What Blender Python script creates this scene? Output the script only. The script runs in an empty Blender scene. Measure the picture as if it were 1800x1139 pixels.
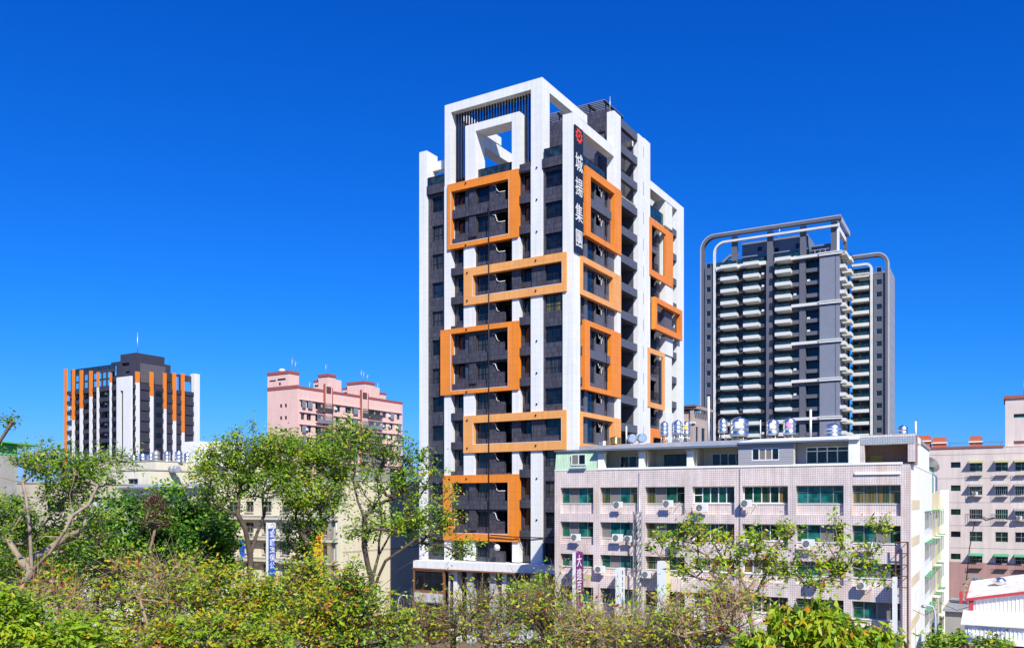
import bpy, bmesh, math, random
import numpy as np
from mathutils import Vector, Matrix

S = bpy.context.scene
COL = S.collection
R = math.radians
random.seed(7)

# ------------------------------------------------------------------ camera, sky, sun, exposure
FPX, CX, CY, CAMH = 1525.0, 900.0, 882.0, 15.5      # focal length and horizon of the 1800 px wide photograph
cam = bpy.data.cameras.new('camera')
cam.sensor_fit = 'HORIZONTAL'
cam.sensor_width = 36.0
cam.lens = 36.0 * FPX / 1800.0
cam.shift_y = (CY - 1139 / 2) / 1800.0
cam.clip_start = 0.5
cam.clip_end = 20000.0
camo = bpy.data.objects.new('camera', cam)
COL.objects.link(camo)
camo.location = (0, 0, CAMH)
camo.rotation_euler = (R(90), 0, 0)
S.camera = camo

SUN_EL, SUN_AZ = 43.0, 163.0                           # azimuth clockwise from +Y
world = bpy.data.worlds.new('World')
S.world = world
world.use_nodes = True
wn = world.node_tree
wn.nodes.clear()
w_out = wn.nodes.new('ShaderNodeOutputWorld')
w_bg = wn.nodes.new('ShaderNodeBackground')
w_sky = wn.nodes.new('ShaderNodeTexSky')
w_sky.sky_type = 'NISHITA'
w_sky.sun_disc = False
w_sky.sun_elevation = R(SUN_EL)
w_sky.sun_rotation = R(SUN_AZ)
w_sky.altitude = 50
w_sky.air_density = 1.25
w_sky.dust_density = 0.25
w_sky.ozone_density = 3.0
# even colour grade of the whole sky: deep blue overhead, clear light blue at the horizon
w_sep = wn.nodes.new('ShaderNodeSeparateColor')
w_com = wn.nodes.new('ShaderNodeCombineColor')
wn.links.new(w_sky.outputs[0], w_sep.inputs[0])
for i, (gain, power) in enumerate(((0.22, 2.4), (0.50, 1.22), (1.22, 0.98))):
    a = wn.nodes.new('ShaderNodeMath'); a.operation = 'MULTIPLY'; a.inputs[1].default_value = 0.119
    b = wn.nodes.new('ShaderNodeMath'); b.operation = 'POWER'; b.inputs[1].default_value = power
    c = wn.nodes.new('ShaderNodeMath'); c.operation = 'MULTIPLY'; c.inputs[1].default_value = gain / 0.119
    wn.links.new(w_sep.outputs[i], a.inputs[0]); wn.links.new(a.outputs[0], b.inputs[0]); wn.links.new(b.outputs[0], c.inputs[0])
    wn.links.new(c.outputs[0], w_com.inputs[i])
w_bg.inputs['Strength'].default_value = 0.10
wn.links.new(w_com.outputs[0], w_bg.inputs['Color'])
wn.links.new(w_bg.outputs[0], w_out.inputs['Surface'])

sun = bpy.data.lights.new('sun', 'SUN')
sun.energy = 5.0
sun.angle = R(0.5)
sun.color = (1.0, 0.95, 0.82)
suno = bpy.data.objects.new('sun', sun)
COL.objects.link(suno)
sd = Vector((math.sin(R(SUN_AZ)) * math.cos(R(SUN_EL)), math.cos(R(SUN_AZ)) * math.cos(R(SUN_EL)), math.sin(R(SUN_EL))))
suno.rotation_euler = sd.to_track_quat('Z', 'Y').to_euler()
suno.location = (20, -40, 80)

S.view_settings.view_transform = 'Standard'
S.view_settings.look = 'None'
S.view_settings.gamma = 1.0
S.view_settings.use_curve_mapping = False
S.view_settings.exposure = 0.36
S.render.engine = 'CYCLES'
S.cycles.use_denoising = True
S.cycles.max_bounces = 6
S.cycles.transparent_max_bounces = 8
S.cycles.caustics_reflective = False
S.cycles.caustics_refractive = False

# ------------------------------------------------------------------ materials
MATS = {}

def M(name, col, rough=0.65, metal=0.0, var=0.10, scale=0.6, tile=None, streak=0.0, bump=0.0, spec=0.5, stain=None):
    """Procedural surface: base colour with grain, rain streaks and, for tiles, real joint pattern."""
    if name in MATS:
        return MATS[name]
    m = bpy.data.materials.new(name)
    m.use_nodes = True
    nt = m.node_tree
    N, Lk = nt.nodes, nt.links
    b = N['Principled BSDF']
    b.inputs['Roughness'].default_value = rough
    b.inputs['Metallic'].default_value = metal
    b.inputs['Specular IOR Level'].default_value = spec
    tc = N.new('ShaderNodeTexCoord')
    geo = N.new('ShaderNodeNewGeometry')
    cur = None
    rgb = N.new('ShaderNodeRGB')
    rgb.outputs[0].default_value = (*col, 1)
    cur = rgb.outputs[0]

    def mul(a, fac_socket, lo, hi):
        mr = N.new('ShaderNodeMapRange')
        mr.inputs['To Min'].default_value = lo
        mr.inputs['To Max'].default_value = hi
        mr.inputs['From Min'].default_value = 0.3
        mr.inputs['From Max'].default_value = 0.7
        Lk.new(fac_socket, mr.inputs['Value'])
        mx = N.new('ShaderNodeVectorMath')
        mx.operation = 'SCALE'
        Lk.new(a, mx.inputs[0])
        Lk.new(mr.outputs[0], mx.inputs['Scale'])
        return mx.outputs[0]
    if tile:
        tw, th, jc, js, tvar = tile
        sp = N.new('ShaderNodeSeparateXYZ')
        Lk.new(tc.outputs['Object'], sp.inputs[0])
        sn = N.new('ShaderNodeSeparateXYZ')
        Lk.new(tc.outputs['Normal'], sn.inputs[0])
        ab = N.new('ShaderNodeMath'); ab.operation = 'ABSOLUTE'
        Lk.new(sn.outputs['X'], ab.inputs[0])
        gt = N.new('ShaderNodeMath'); gt.operation = 'GREATER_THAN'
        gt.inputs[1].default_value = 0.5
        Lk.new(ab.outputs[0], gt.inputs[0])
        mixu = N.new('ShaderNodeMix')
        Lk.new(gt.outputs[0], mixu.inputs['Factor'])
        Lk.new(sp.outputs['X'], mixu.inputs['A'])
        Lk.new(sp.outputs['Y'], mixu.inputs['B'])
        cb = N.new('ShaderNodeCombineXYZ')
        Lk.new(mixu.outputs['Result'], cb.inputs['X'])
        Lk.new(sp.outputs['Z'], cb.inputs['Y'])
        br = N.new('ShaderNodeTexBrick')
        br.offset = 0.0
        br.inputs['Scale'].default_value = 1.0
        br.inputs['Brick Width'].default_value = tw
        br.inputs['Row Height'].default_value = th
        br.inputs['Mortar Size'].default_value = js
        br.inputs['Mortar Smooth'].default_value = 0.1
        br.inputs['Color1'].default_value = (*[c * (1 - tvar) for c in col], 1)
        br.inputs['Color2'].default_value = (*[c * (1 + tvar) for c in col], 1)
        br.inputs['Mortar'].default_value = (*jc, 1)
        Lk.new(cb.outputs[0], br.inputs['Vector'])
        cur = br.outputs['Color']
    if var:
        nz = N.new('ShaderNodeTexNoise')
        nz.inputs['Scale'].default_value = scale
        nz.inputs['Detail'].default_value = 6
        nz.inputs['Roughness'].default_value = 0.65
        Lk.new(geo.outputs['Position'], nz.inputs['Vector'])
        cur = mul(cur, nz.outputs[0], 1 - var, 1 + var)
    if streak:
        mp = N.new('ShaderNodeMapping')
        mp.inputs['Scale'].default_value = (2.2, 2.2, 0.12)
        Lk.new(geo.outputs['Position'], mp.inputs['Vector'])
        n2 = N.new('ShaderNodeTexNoise')
        n2.inputs['Scale'].default_value = 1.0
        n2.inputs['Detail'].default_value = 5
        Lk.new(mp.outputs[0], n2.inputs['Vector'])
        cur = mul(cur, n2.outputs[0], 1 - streak, 1 + streak * 0.3)
    if stain:
        mp = N.new('ShaderNodeMapping')
        mp.inputs['Scale'].default_value = (1.1, 1.1, 0.16)
        Lk.new(geo.outputs['Position'], mp.inputs['Vector'])
        n3 = N.new('ShaderNodeTexNoise')
        n3.inputs['Scale'].default_value = 1.3
        n3.inputs['Detail'].default_value = 4
        Lk.new(mp.outputs[0], n3.inputs['Vector'])
        mr = N.new('ShaderNodeMapRange')
        mr.inputs['From Min'].default_value = 0.56
        mr.inputs['From Max'].default_value = 0.78
        Lk.new(n3.outputs[0], mr.inputs['Value'])
        mx = N.new('ShaderNodeMix'); mx.data_type = 'RGBA'
        Lk.new(mr.outputs[0], mx.inputs['Factor'])
        Lk.new(cur, mx.inputs[6])
        mx.inputs[7].default_value = (*stain, 1)
        cur = mx.outputs[2]
    Lk.new(cur, b.inputs['Base Color'])
    if bump:
        nb = N.new('ShaderNodeTexNoise')
        nb.inputs['Scale'].default_value = scale * 9
        nb.inputs['Detail'].default_value = 4
        Lk.new(geo.outputs['Position'], nb.inputs['Vector'])
        bp = N.new('ShaderNodeBump')
        bp.inputs['Strength'].default_value = bump
        bp.inputs['Distance'].default_value = 0.03
        Lk.new(nb.outputs[0], bp.inputs['Height'])
        Lk.new(bp.outputs[0], b.inputs['Normal'])
    MATS[name] = m
    return m


def glass(name, col, rough=0.06, var=0.5, scale=1.6, spec=0.5, blind=None):
    """Window glass over a dim room: dark body, mirror-like coat, faint uneven content behind."""
    if name in MATS:
        return MATS[name]
    m = bpy.data.materials.new(name)
    m.use_nodes = True
    nt = m.node_tree
    N, Lk = nt.nodes, nt.links
    b = N['Principled BSDF']
    b.inputs['Roughness'].default_value = rough
    b.inputs['Specular IOR Level'].default_value = spec
    geo = N.new('ShaderNodeNewGeometry')
    nz = N.new('ShaderNodeTexNoise')
    nz.inputs['Scale'].default_value = scale
    nz.inputs['Detail'].default_value = 3
    Lk.new(geo.outputs['Position'], nz.inputs['Vector'])
    rp = N.new('ShaderNodeValToRGB')
    rp.color_ramp.elements[0].position = 0.38
    rp.color_ramp.elements[1].position = 0.64
    rp.color_ramp.elements[0].color = (*[c * (1 - var) for c in col], 1)
    rp.color_ramp.elements[1].color = (*[c * (1 + var) for c in col], 1)
    Lk.new(nz.outputs[0], rp.inputs[0])
    cur = rp.outputs[0]
    if blind:                                        # pleated curtain standing behind the pane
        mp = N.new('ShaderNodeMapping')
        mp.inputs['Scale'].default_value = (7, 7, 0.2)
        Lk.new(geo.outputs['Position'], mp.inputs['Vector'])
        n2 = N.new('ShaderNodeTexNoise')
        n2.inputs['Scale'].default_value = 1.0
        n2.inputs['Detail'].default_value = 2
        Lk.new(mp.outputs[0], n2.inputs['Vector'])
        r2 = N.new('ShaderNodeValToRGB')
        r2.color_ramp.elements[0].position = 0.42
        r2.color_ramp.elements[1].position = 0.6
        r2.color_ramp.elements[0].color = (*col, 1)
        r2.color_ramp.elements[1].color = (*blind, 1)
        Lk.new(n2.outputs[0], r2.inputs[0])
        cur = r2.outputs[0]
    Lk.new(cur, b.inputs['Base Color'])
    wv = N.new('ShaderNodeTexNoise')                 # slight waviness of panes
    wv.inputs['Scale'].default_value = 0.9
    Lk.new(geo.outputs['Position'], wv.inputs['Vector'])
    bp = N.new('ShaderNodeBump')
    bp.inputs['Strength'].default_value = 0.12
    bp.inputs['Distance'].default_value = 0.05
    Lk.new(wv.outputs[0], bp.inputs['Height'])
    Lk.new(bp.outputs[0], b.inputs['Normal'])
    MATS[name] = m
    return m


white = M('white_paint', (0.80, 0.80, 0.785), 0.55, var=0.03, streak=0.09, tile=(0.6, 0.9, (0.66, 0.66, 0.65), 0.014, 0.012))
white_soft = M('white_wall', (0.86, 0.85, 0.80), 0.7, var=0.04, streak=0.06)
orange_deep = M('deep_orange_paint', (0.83, 0.255, 0.026), 0.5, var=0.06, streak=0.10, tile=(0.6, 0.9, (0.66, 0.19, 0.02), 0.014, 0.02))
orange_pale = M('pale_orange_paint', (0.85, 0.385, 0.115), 0.5, var=0.06, streak=0.10, tile=(0.6, 0.9, (0.68, 0.29, 0.08), 0.014, 0.02))
dark_tile = M('dark_ceramic_tile', (0.074, 0.070, 0.090), 0.45, var=0.12, scale=1.2, tile=(0.13, 0.52, (0.018, 0.018, 0.022), 0.016, 0.34))
dark_tile_smooth = M('dark_grey_tile', (0.115, 0.118, 0.148), 0.5, var=0.08, tile=(0.24, 0.12, (0.05, 0.05, 0.06), 0.008, 0.12))
black_metal = M('black_metal', (0.015, 0.015, 0.018), 0.4, metal=0.3, var=0.05)
frame_dark = M('dark_window_frame', (0.018, 0.018, 0.022), 0.35, var=0.05)
frame_white = M('white_window_frame', (0.75, 0.75, 0.74), 0.45, var=0.04)
frame_alu = M('aluminium_window_frame', (0.42, 0.41, 0.38), 0.4, metal=0.5, var=0.06)
glass_dark = glass('dark_blue_window_glass', (0.006, 0.010, 0.017))
glass_sheer = glass('glass_over_pale_curtain', (0.012, 0.016, 0.022), blind=(0.075, 0.075, 0.07), spec=0.5)
glass_blue = glass('blue_window_glass', (0.010, 0.024, 0.045))
glass_rail = glass('smoked_railing_glass', (0.02, 0.04, 0.055))
glass_rail_green = glass('blue_green_railing_glass', (0.012, 0.045, 0.055))
glass_green = glass('green_window_glass', (0.008, 0.085, 0.055), spec=0.5)
glass_teal = glass('teal_window_glass', (0.010, 0.12, 0.11), spec=0.5)
glass_deepgreen = glass('deep_green_window_glass', (0.006, 0.035, 0.022), spec=0.5)
glass_screen = M('grey_insect_screen', (0.20, 0.185, 0.17), 0.6, var=0.12, scale=1.0)
glass_curtain = glass('glass_over_curtain', (0.02, 0.06, 0.035), blind=(0.20, 0.13, 0.035), spec=0.5)
pink_tile = M('pink_mosaic_tile', (0.79, 0.675, 0.63), 0.5, var=0.11, scale=0.5, streak=0.16, tile=(0.17, 0.17, (0.38, 0.32, 0.34), 0.013, 0.05), stain=(0.56, 0.40, 0.29))
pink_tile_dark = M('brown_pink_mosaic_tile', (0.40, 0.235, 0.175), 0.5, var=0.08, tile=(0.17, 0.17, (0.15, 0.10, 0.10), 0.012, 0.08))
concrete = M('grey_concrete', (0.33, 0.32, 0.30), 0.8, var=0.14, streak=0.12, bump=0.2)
roof_grey = M('grey_sheet_roof', (0.34, 0.36, 0.39), 0.5, metal=0.2, var=0.14, scale=0.8)
roof_edge = M('blue_grey_roof_edge', (0.13, 0.17, 0.23), 0.5, var=0.10)
steel = M('polished_steel', (0.80, 0.79, 0.76), 0.30, metal=1.0, var=0.10, scale=2.5)
steel_gold = M('yellowed_steel', (0.68, 0.42, 0.12), 0.2, metal=0.9, var=0.12)
galv = M('galvanised_steel', (0.52, 0.53, 0.53), 0.45, metal=0.7, var=0.12)
ac_white = M('air_conditioner_white', (0.78, 0.78, 0.75), 0.5, var=0.05, streak=0.08)
ac_dark = M('air_conditioner_grille', (0.16, 0.17, 0.18), 0.6, var=0.1)
rust = M('rusty_steel', (0.13, 0.055, 0.035), 0.7, metal=0.2, var=0.3, scale=3)
# ------------------------------------------------------------------ helpers
MESH = {}

def link(name, data, parent=None, loc=(0, 0, 0), rz=0.0):
    o = bpy.data.objects.new(name, data)
    COL.objects.link(o)
    if parent is not None:
        o.parent = parent
    o.location = loc
    o.rotation_euler = (0, 0, rz)
    return o


def tag(o, label, cat, group=None, kind=None):
    o['label'] = label
    o['category'] = cat
    if group:
        o['group'] = group
    if kind:
        o['kind'] = kind
    return o


def thing(name, label, cat, loc=(0, 0, 0), rz=0.0, group=None):
    return tag(link(name, None, None, loc, rz), label, cat, group)


def finish(bm, mat, name, smooth=False):
    me = bpy.data.meshes.new(name)
    bmesh.ops.remove_doubles(bm, verts=bm.verts, dist=1e-4)
    bmesh.ops.recalc_face_normals(bm, faces=bm.faces)
    if smooth:
        for f in bm.faces:
            f.smooth = True
    bm.to_mesh(me)
    bm.free()
    for m in (mat if isinstance(mat, (list, tuple)) else [mat]):
        me.materials.append(m)
    return me


def addbox(bm, x0, x1, y0, y1, z0, z1):
    v = [bm.verts.new(p) for p in ((x0, y0, z0), (x1, y0, z0), (x1, y1, z0), (x0, y1, z0), (x0, y0, z1), (x1, y0, z1), (x1, y1, z1), (x0, y1, z1))]
    for f in ((0, 3, 2, 1), (4, 5, 6, 7), (0, 1, 5, 4), (1, 2, 6, 5), (2, 3, 7, 6), (3, 0, 4, 7)):
        bm.faces.new([v[i] for i in f])


def box_mesh(dx, dy, dz, mat):
    k = ('box', round(dx, 3), round(dy, 3), round(dz, 3), mat.name)
    if k not in MESH:
        bm = bmesh.new()
        addbox(bm, 0, dx, 0, dy, 0, dz)
        MESH[k] = finish(bm, mat, 'box_piece')
    return MESH[k]


def panel_mesh(w, t, h, holes, mat):
    """A wall w wide, t thick and h high with rectangular openings (u0,u1,z0,z1); one connected mesh."""
    k = ('panel', round(w, 3), round(t, 3), round(h, 3), tuple(tuple(round(c, 3) for c in q) for q in holes), mat.name)
    if k in MESH:
        return MESH[k]
    us = sorted({0.0, w} | {min(max(c, 0), w) for q in holes for c in q[:2]})
    zs = sorted({0.0, h} | {min(max(c, 0), h) for q in holes for c in q[2:]})
    us = [u for i, u in enumerate(us) if i == 0 or u - us[i - 1] > 1e-4]
    zs = [z for i, z in enumerate(zs) if i == 0 or z - zs[i - 1] > 1e-4]
    nu, nz = len(us) - 1, len(zs) - 1
    solid = np.ones((nu, nz), bool)
    for i in range(nu):
        um = (us[i] + us[i + 1]) / 2
        for j in range(nz):
            zm = (zs[j] + zs[j + 1]) / 2
            for (a, b, c, d) in holes:
                if a < um < b and c < zm < d:
                    solid[i, j] = False
                    break
    bm = bmesh.new()
    V = {}

    def vt(i, s, j):
        if (i, s, j) not in V:
            V[(i, s, j)] = bm.verts.new((us[i], t * s, zs[j]))
        return V[(i, s, j)]
    for i in range(nu):
        for j in range(nz):
            if not solid[i, j]:
                continue
            bm.faces.new((vt(i, 0, j), vt(i + 1, 0, j), vt(i + 1, 0, j + 1), vt(i, 0, j + 1)))
            bm.faces.new((vt(i, 1, j), vt(i, 1, j + 1), vt(i + 1, 1, j + 1), vt(i + 1, 1, j)))
            if i == 0 or not solid[i - 1, j]:
                bm.faces.new((vt(i, 0, j), vt(i, 0, j + 1), vt(i, 1, j + 1), vt(i, 1, j)))
            if i == nu - 1 or not solid[i + 1, j]:
                bm.faces.new((vt(i + 1, 0, j), vt(i + 1, 1, j), vt(i + 1, 1, j + 1), vt(i + 1, 0, j + 1)))
            if j == 0 or not solid[i, j - 1]:
                bm.faces.new((vt(i, 0, j), vt(i, 1, j), vt(i + 1, 1, j), vt(i + 1, 0, j)))
            if j == nz - 1 or not solid[i, j + 1]:
                bm.faces.new((vt(i, 0, j + 1), vt(i + 1, 0, j + 1), vt(i + 1, 1, j + 1), vt(i, 1, j + 1)))
    MESH[k] = finish(bm, mat, 'wall_piece')
    return MESH[k]


class Face:
    """A facade of a building: u runs along it to the right, d goes into the building, z is up."""
    def __init__(s, root, ox=0.0, oy=0.0, deg=0.0):
        s.root, s.ox, s.oy, s.a = root, ox, oy, R(deg)
        s.c, s.s = math.cos(s.a), math.sin(s.a)

    def loc(s, u, d, z):
        return (s.ox + u * s.c - d * s.s, s.oy + u * s.s + d * s.c, z)

    def box(s, name, u0, u1, d0, d1, z0, z1, mat):
        return link(name, box_mesh(u1 - u0, d1 - d0, z1 - z0, mat), s.root, s.loc(u0, d0, z0), s.a)

    def panel(s, name, u0, u1, d0, d1, z0, z1, holes, mat):
        hs = [(a - u0, b - u0, c - z0, d - z0) for a, b, c, d in holes]
        return link(name, panel_mesh(u1 - u0, d1 - d0, z1 - z0, hs, mat), s.root, s.loc(u0, d0, z0), s.a)

    def put(s, name, mesh, u, d, z):
        return link(name, mesh, s.root, s.loc(u, d, z), s.a)

    def window(s, u0, u1, z0, z1, d, fm, gm, cols=2, hbar=None, bar=0.06, panes=False, fw=None):
        """Frame with its bars as one part; the glass is its child (one pane, or one per light)."""
        w, h = u1 - u0, z1 - z0
        fw = fw or bar
        if isinstance(cols, int):
            cuts = [fw + (w - 2 * fw) * i / cols for i in range(cols + 1)]
        else:
            cuts = [fw + (w - 2 * fw) * c for c in cols]
        holes = []
        for i in range(len(cuts) - 1):
            a = cuts[i] + (bar / 2 if i else 0)
            b = cuts[i + 1] - (bar / 2 if i < len(cuts) - 2 else 0)
            hb = hbar[i] if isinstance(hbar, (list, tuple)) else hbar
            if hb:
                zz = h * hb
                holes += [(a, b, fw, zz - bar / 2), (a, b, zz + bar / 2, h - fw)]
            else:
                holes.append((a, b, fw, h - fw))
        f = link('window', panel_mesh(w, 0.09, h, holes, fm), s.root, s.loc(u0, d, z0), s.a)
        gl = gm if isinstance(gm, (list, tuple)) else [gm]
        if panes:
            for i in range(len(cuts) - 1):
                a, b = cuts[i], cuts[i + 1]
                link('pane', box_mesh(b - a - 0.01, 0.02, h - 2 * fw - 0.01, gl[i % len(gl)]), f, (a + 0.005, 0.035 + 0.003 * (i % 2), fw + 0.005))
        else:
            link('pane', box_mesh(w - 1.2 * fw, 0.02, h - 1.2 * fw, gl[0]), f, (0.6 * fw, 0.035, 0.6 * fw))
        return f

    def railing(s, u0, u1, z0, z1, d, gm, n=None, fm=None):
        n = n or max(1, round((u1 - u0) / 1.6))
        w, h = u1 - u0, z1 - z0
        holes = [(0.03 + w * i / n * 0.999, w * (i + 1) / n - 0.03, 0.06, h - 0.06) for i in range(n)]
        f = link('railing', panel_mesh(w, 0.05, h, holes, fm or black_metal), s.root, s.loc(u0, d, z0), s.a)
        link('pane', box_mesh(w - 0.04, 0.014, h - 0.06, gm), f, (0.02, 0.018, 0.03))
        return f


def tube_into(bm, pts, rad, seg=6, caps=True):
    pts = [Vector(p) for p in pts]
    rads = rad if isinstance(rad, (list, tuple)) else [rad] * len(pts)
    rings = []
    up = Vector((0.31, 0.17, 0.93))
    for i, p in enumerate(pts):
        t = (pts[min(i + 1, len(pts) - 1)] - pts[max(i - 1, 0)]).normalized()
        a = t.cross(up)
        if a.length < 1e-3:
            a = t.cross(Vector((1, 0, 0)))
        a.normalize()
        b = t.cross(a)
        rings.append([bm.verts.new(p + (a * math.cos(2 * math.pi * k / seg) + b * math.sin(2 * math.pi * k / seg)) * rads[i]) for k in range(seg)])
    for i in range(len(rings) - 1):
        for k in range(seg):
            bm.faces.new((rings[i][k], rings[i][(k + 1) % seg], rings[i + 1][(k + 1) % seg], rings[i + 1][k]))
    if caps:
        bm.faces.new(rings[0][::-1])
        bm.faces.new(rings[-1])


def tube(name, pts, rad, mat, parent=None, loc=(0, 0, 0), seg=6):
    bm = bmesh.new()
    tube_into(bm, pts, rad, seg)
    return link(name, finish(bm, mat, name, True), parent, loc)


def lathe_mesh(prof, mat, seg=20, key=None):
    k = ('lathe', tuple(prof), mat.name, seg)
    if k in MESH:
        return MESH[k]
    bm = bmesh.new()
    rings = []
    for r, z in prof:
        if r < 1e-4:
            rings.append([bm.verts.new((0, 0, z))])
        else:
            rings.append([bm.verts.new((r * math.cos(2 * math.pi * i / seg), r * math.sin(2 * math.pi * i / seg), z)) for i in range(seg)])
    for a, b in zip(rings, rings[1:]):
        for i in range(seg):
            j = (i + 1) % seg
            if len(a) == 1 and len(b) == 1:
                continue
            if len(a) == 1:
                bm.faces.new((a[0], b[i], b[j]))
            elif len(b) == 1:
                bm.faces.new((a[i], a[j], b[0]))
            else:
                bm.faces.new((a[i], a[j], b[j], b[i]))
    me = finish(bm, mat, 'turned_piece')
    for p in me.polygons:
        p.use_smooth = abs(p.normal.z) < 0.9
    MESH[k] = me
    return me


def prism_mesh(poly, y0, y1, mat):
    """Polygon in x,z pushed from y0 to y1."""
    bm = bmesh.new()
    a = [bm.verts.new((x, y0, z)) for x, z in poly]
    b = [bm.verts.new((x, y1, z)) for x, z in poly]
    n = len(poly)
    bm.faces.new(a)
    bm.faces.new(b[::-1])
    for i in range(n):
        bm.faces.new((a[i], b[i], b[(i + 1) % n], a[(i + 1) % n]))
    return finish(bm, mat, 'profile_piece')


def sweep_mesh(path, width, y0, y1, mat):
    """Flat bar of the given width following a path in x,z, thick from y0 to y1."""
    P = [Vector((p[0], 0, p[1])) for p in path]
    inn, out = [], []
    for i, p in enumerate(P):
        t = (P[min(i + 1, len(P) - 1)] - P[max(i - 1, 0)]).normalized()
        n = Vector((-t.z, 0, t.x))
        inn.append(p - n * width / 2)
        out.append(p + n * width / 2)
    poly = [(v.x, v.z) for v in out] + [(v.x, v.z) for v in reversed(inn)]
    bm = bmesh.new()
    n = len(P)
    vo0 = [bm.verts.new((v.x, y0, v.z)) for v in out]; vo1 = [bm.verts.new((v.x, y1, v.z)) for v in out]
    vi0 = [bm.verts.new((v.x, y0, v.z)) for v in inn]; vi1 = [bm.verts.new((v.x, y1, v.z)) for v in inn]
    for i in range(n - 1):
        bm.faces.new((vo0[i], vo0[i + 1], vi0[i + 1], vi0[i]))
        bm.faces.new((vo1[i], vi1[i], vi1[i + 1], vo1[i + 1]))
        bm.faces.new((vo0[i], vo1[i], vo1[i + 1], vo0[i + 1]))
        bm.faces.new((vi0[i], vi0[i + 1], vi1[i + 1], vi1[i]))
    bm.faces.new((vo0[0], vi0[0], vi1[0], vo1[0]))
    bm.faces.new((vo0[-1], vo1[-1], vi1[-1], vi0[-1]))
    return finish(bm, mat, 'swept_piece')


def text_mesh(ch, mat, size, bold=0.0, squeeze=1.0, depth=0.02):
    """Characters as a thin solid, centred on the origin, reading along +x with +z up, front towards -y."""
    cu = bpy.data.curves.new('lettering', 'FONT')
    cu.body = ch
    cu.size = size
    cu.align_x = 'CENTER'
    cu.align_y = 'CENTER'
    cu.extrude = depth / 2
    cu.offset = bold
    cu.resolution_u = 3
    o = bpy.data.objects.new('lettering', cu)
    COL.objects.link(o)
    dg = bpy.context.evaluated_depsgraph_get()
    me = bpy.data.meshes.new_from_object(o.evaluated_get(dg))
    bpy.data.objects.remove(o)
    bpy.data.curves.remove(cu)
    co = np.empty(len(me.vertices) * 3)
    me.vertices.foreach_get('co', co)
    co = co.reshape(-1, 3)
    c = (co[:, :2].max(0) + co[:, :2].min(0)) / 2
    out = np.stack([(co[:, 0] - c[0]) * squeeze, -co[:, 2], co[:, 1] - c[1]], 1)
    me.vertices.foreach_set('co', out.ravel())
    me.materials.clear()
    me.materials.append(mat)
    me.update()
    return me


def pixel_axis(vp_left):
    dx, dy = CX - vp_left, -FPX
    n = math.hypot(dx, dy)
    return dx / n, dy / n


def site(px, depth, vp_left):
    """World spot and turn of a building whose front corner was surveyed at column px and this distance."""
    ax, ay = pixel_axis(vp_left)
    return ((px - CX) / FPX * depth, depth, 0.0), math.atan2(ay, ax)


def at(px, py, d):
    return Vector(((px - CX) / FPX * d, d, CAMH + (CY - py) / FPX * d))
# ------------------------------------------------------------------ the main apartment tower
ground_z = 0.0

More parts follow.
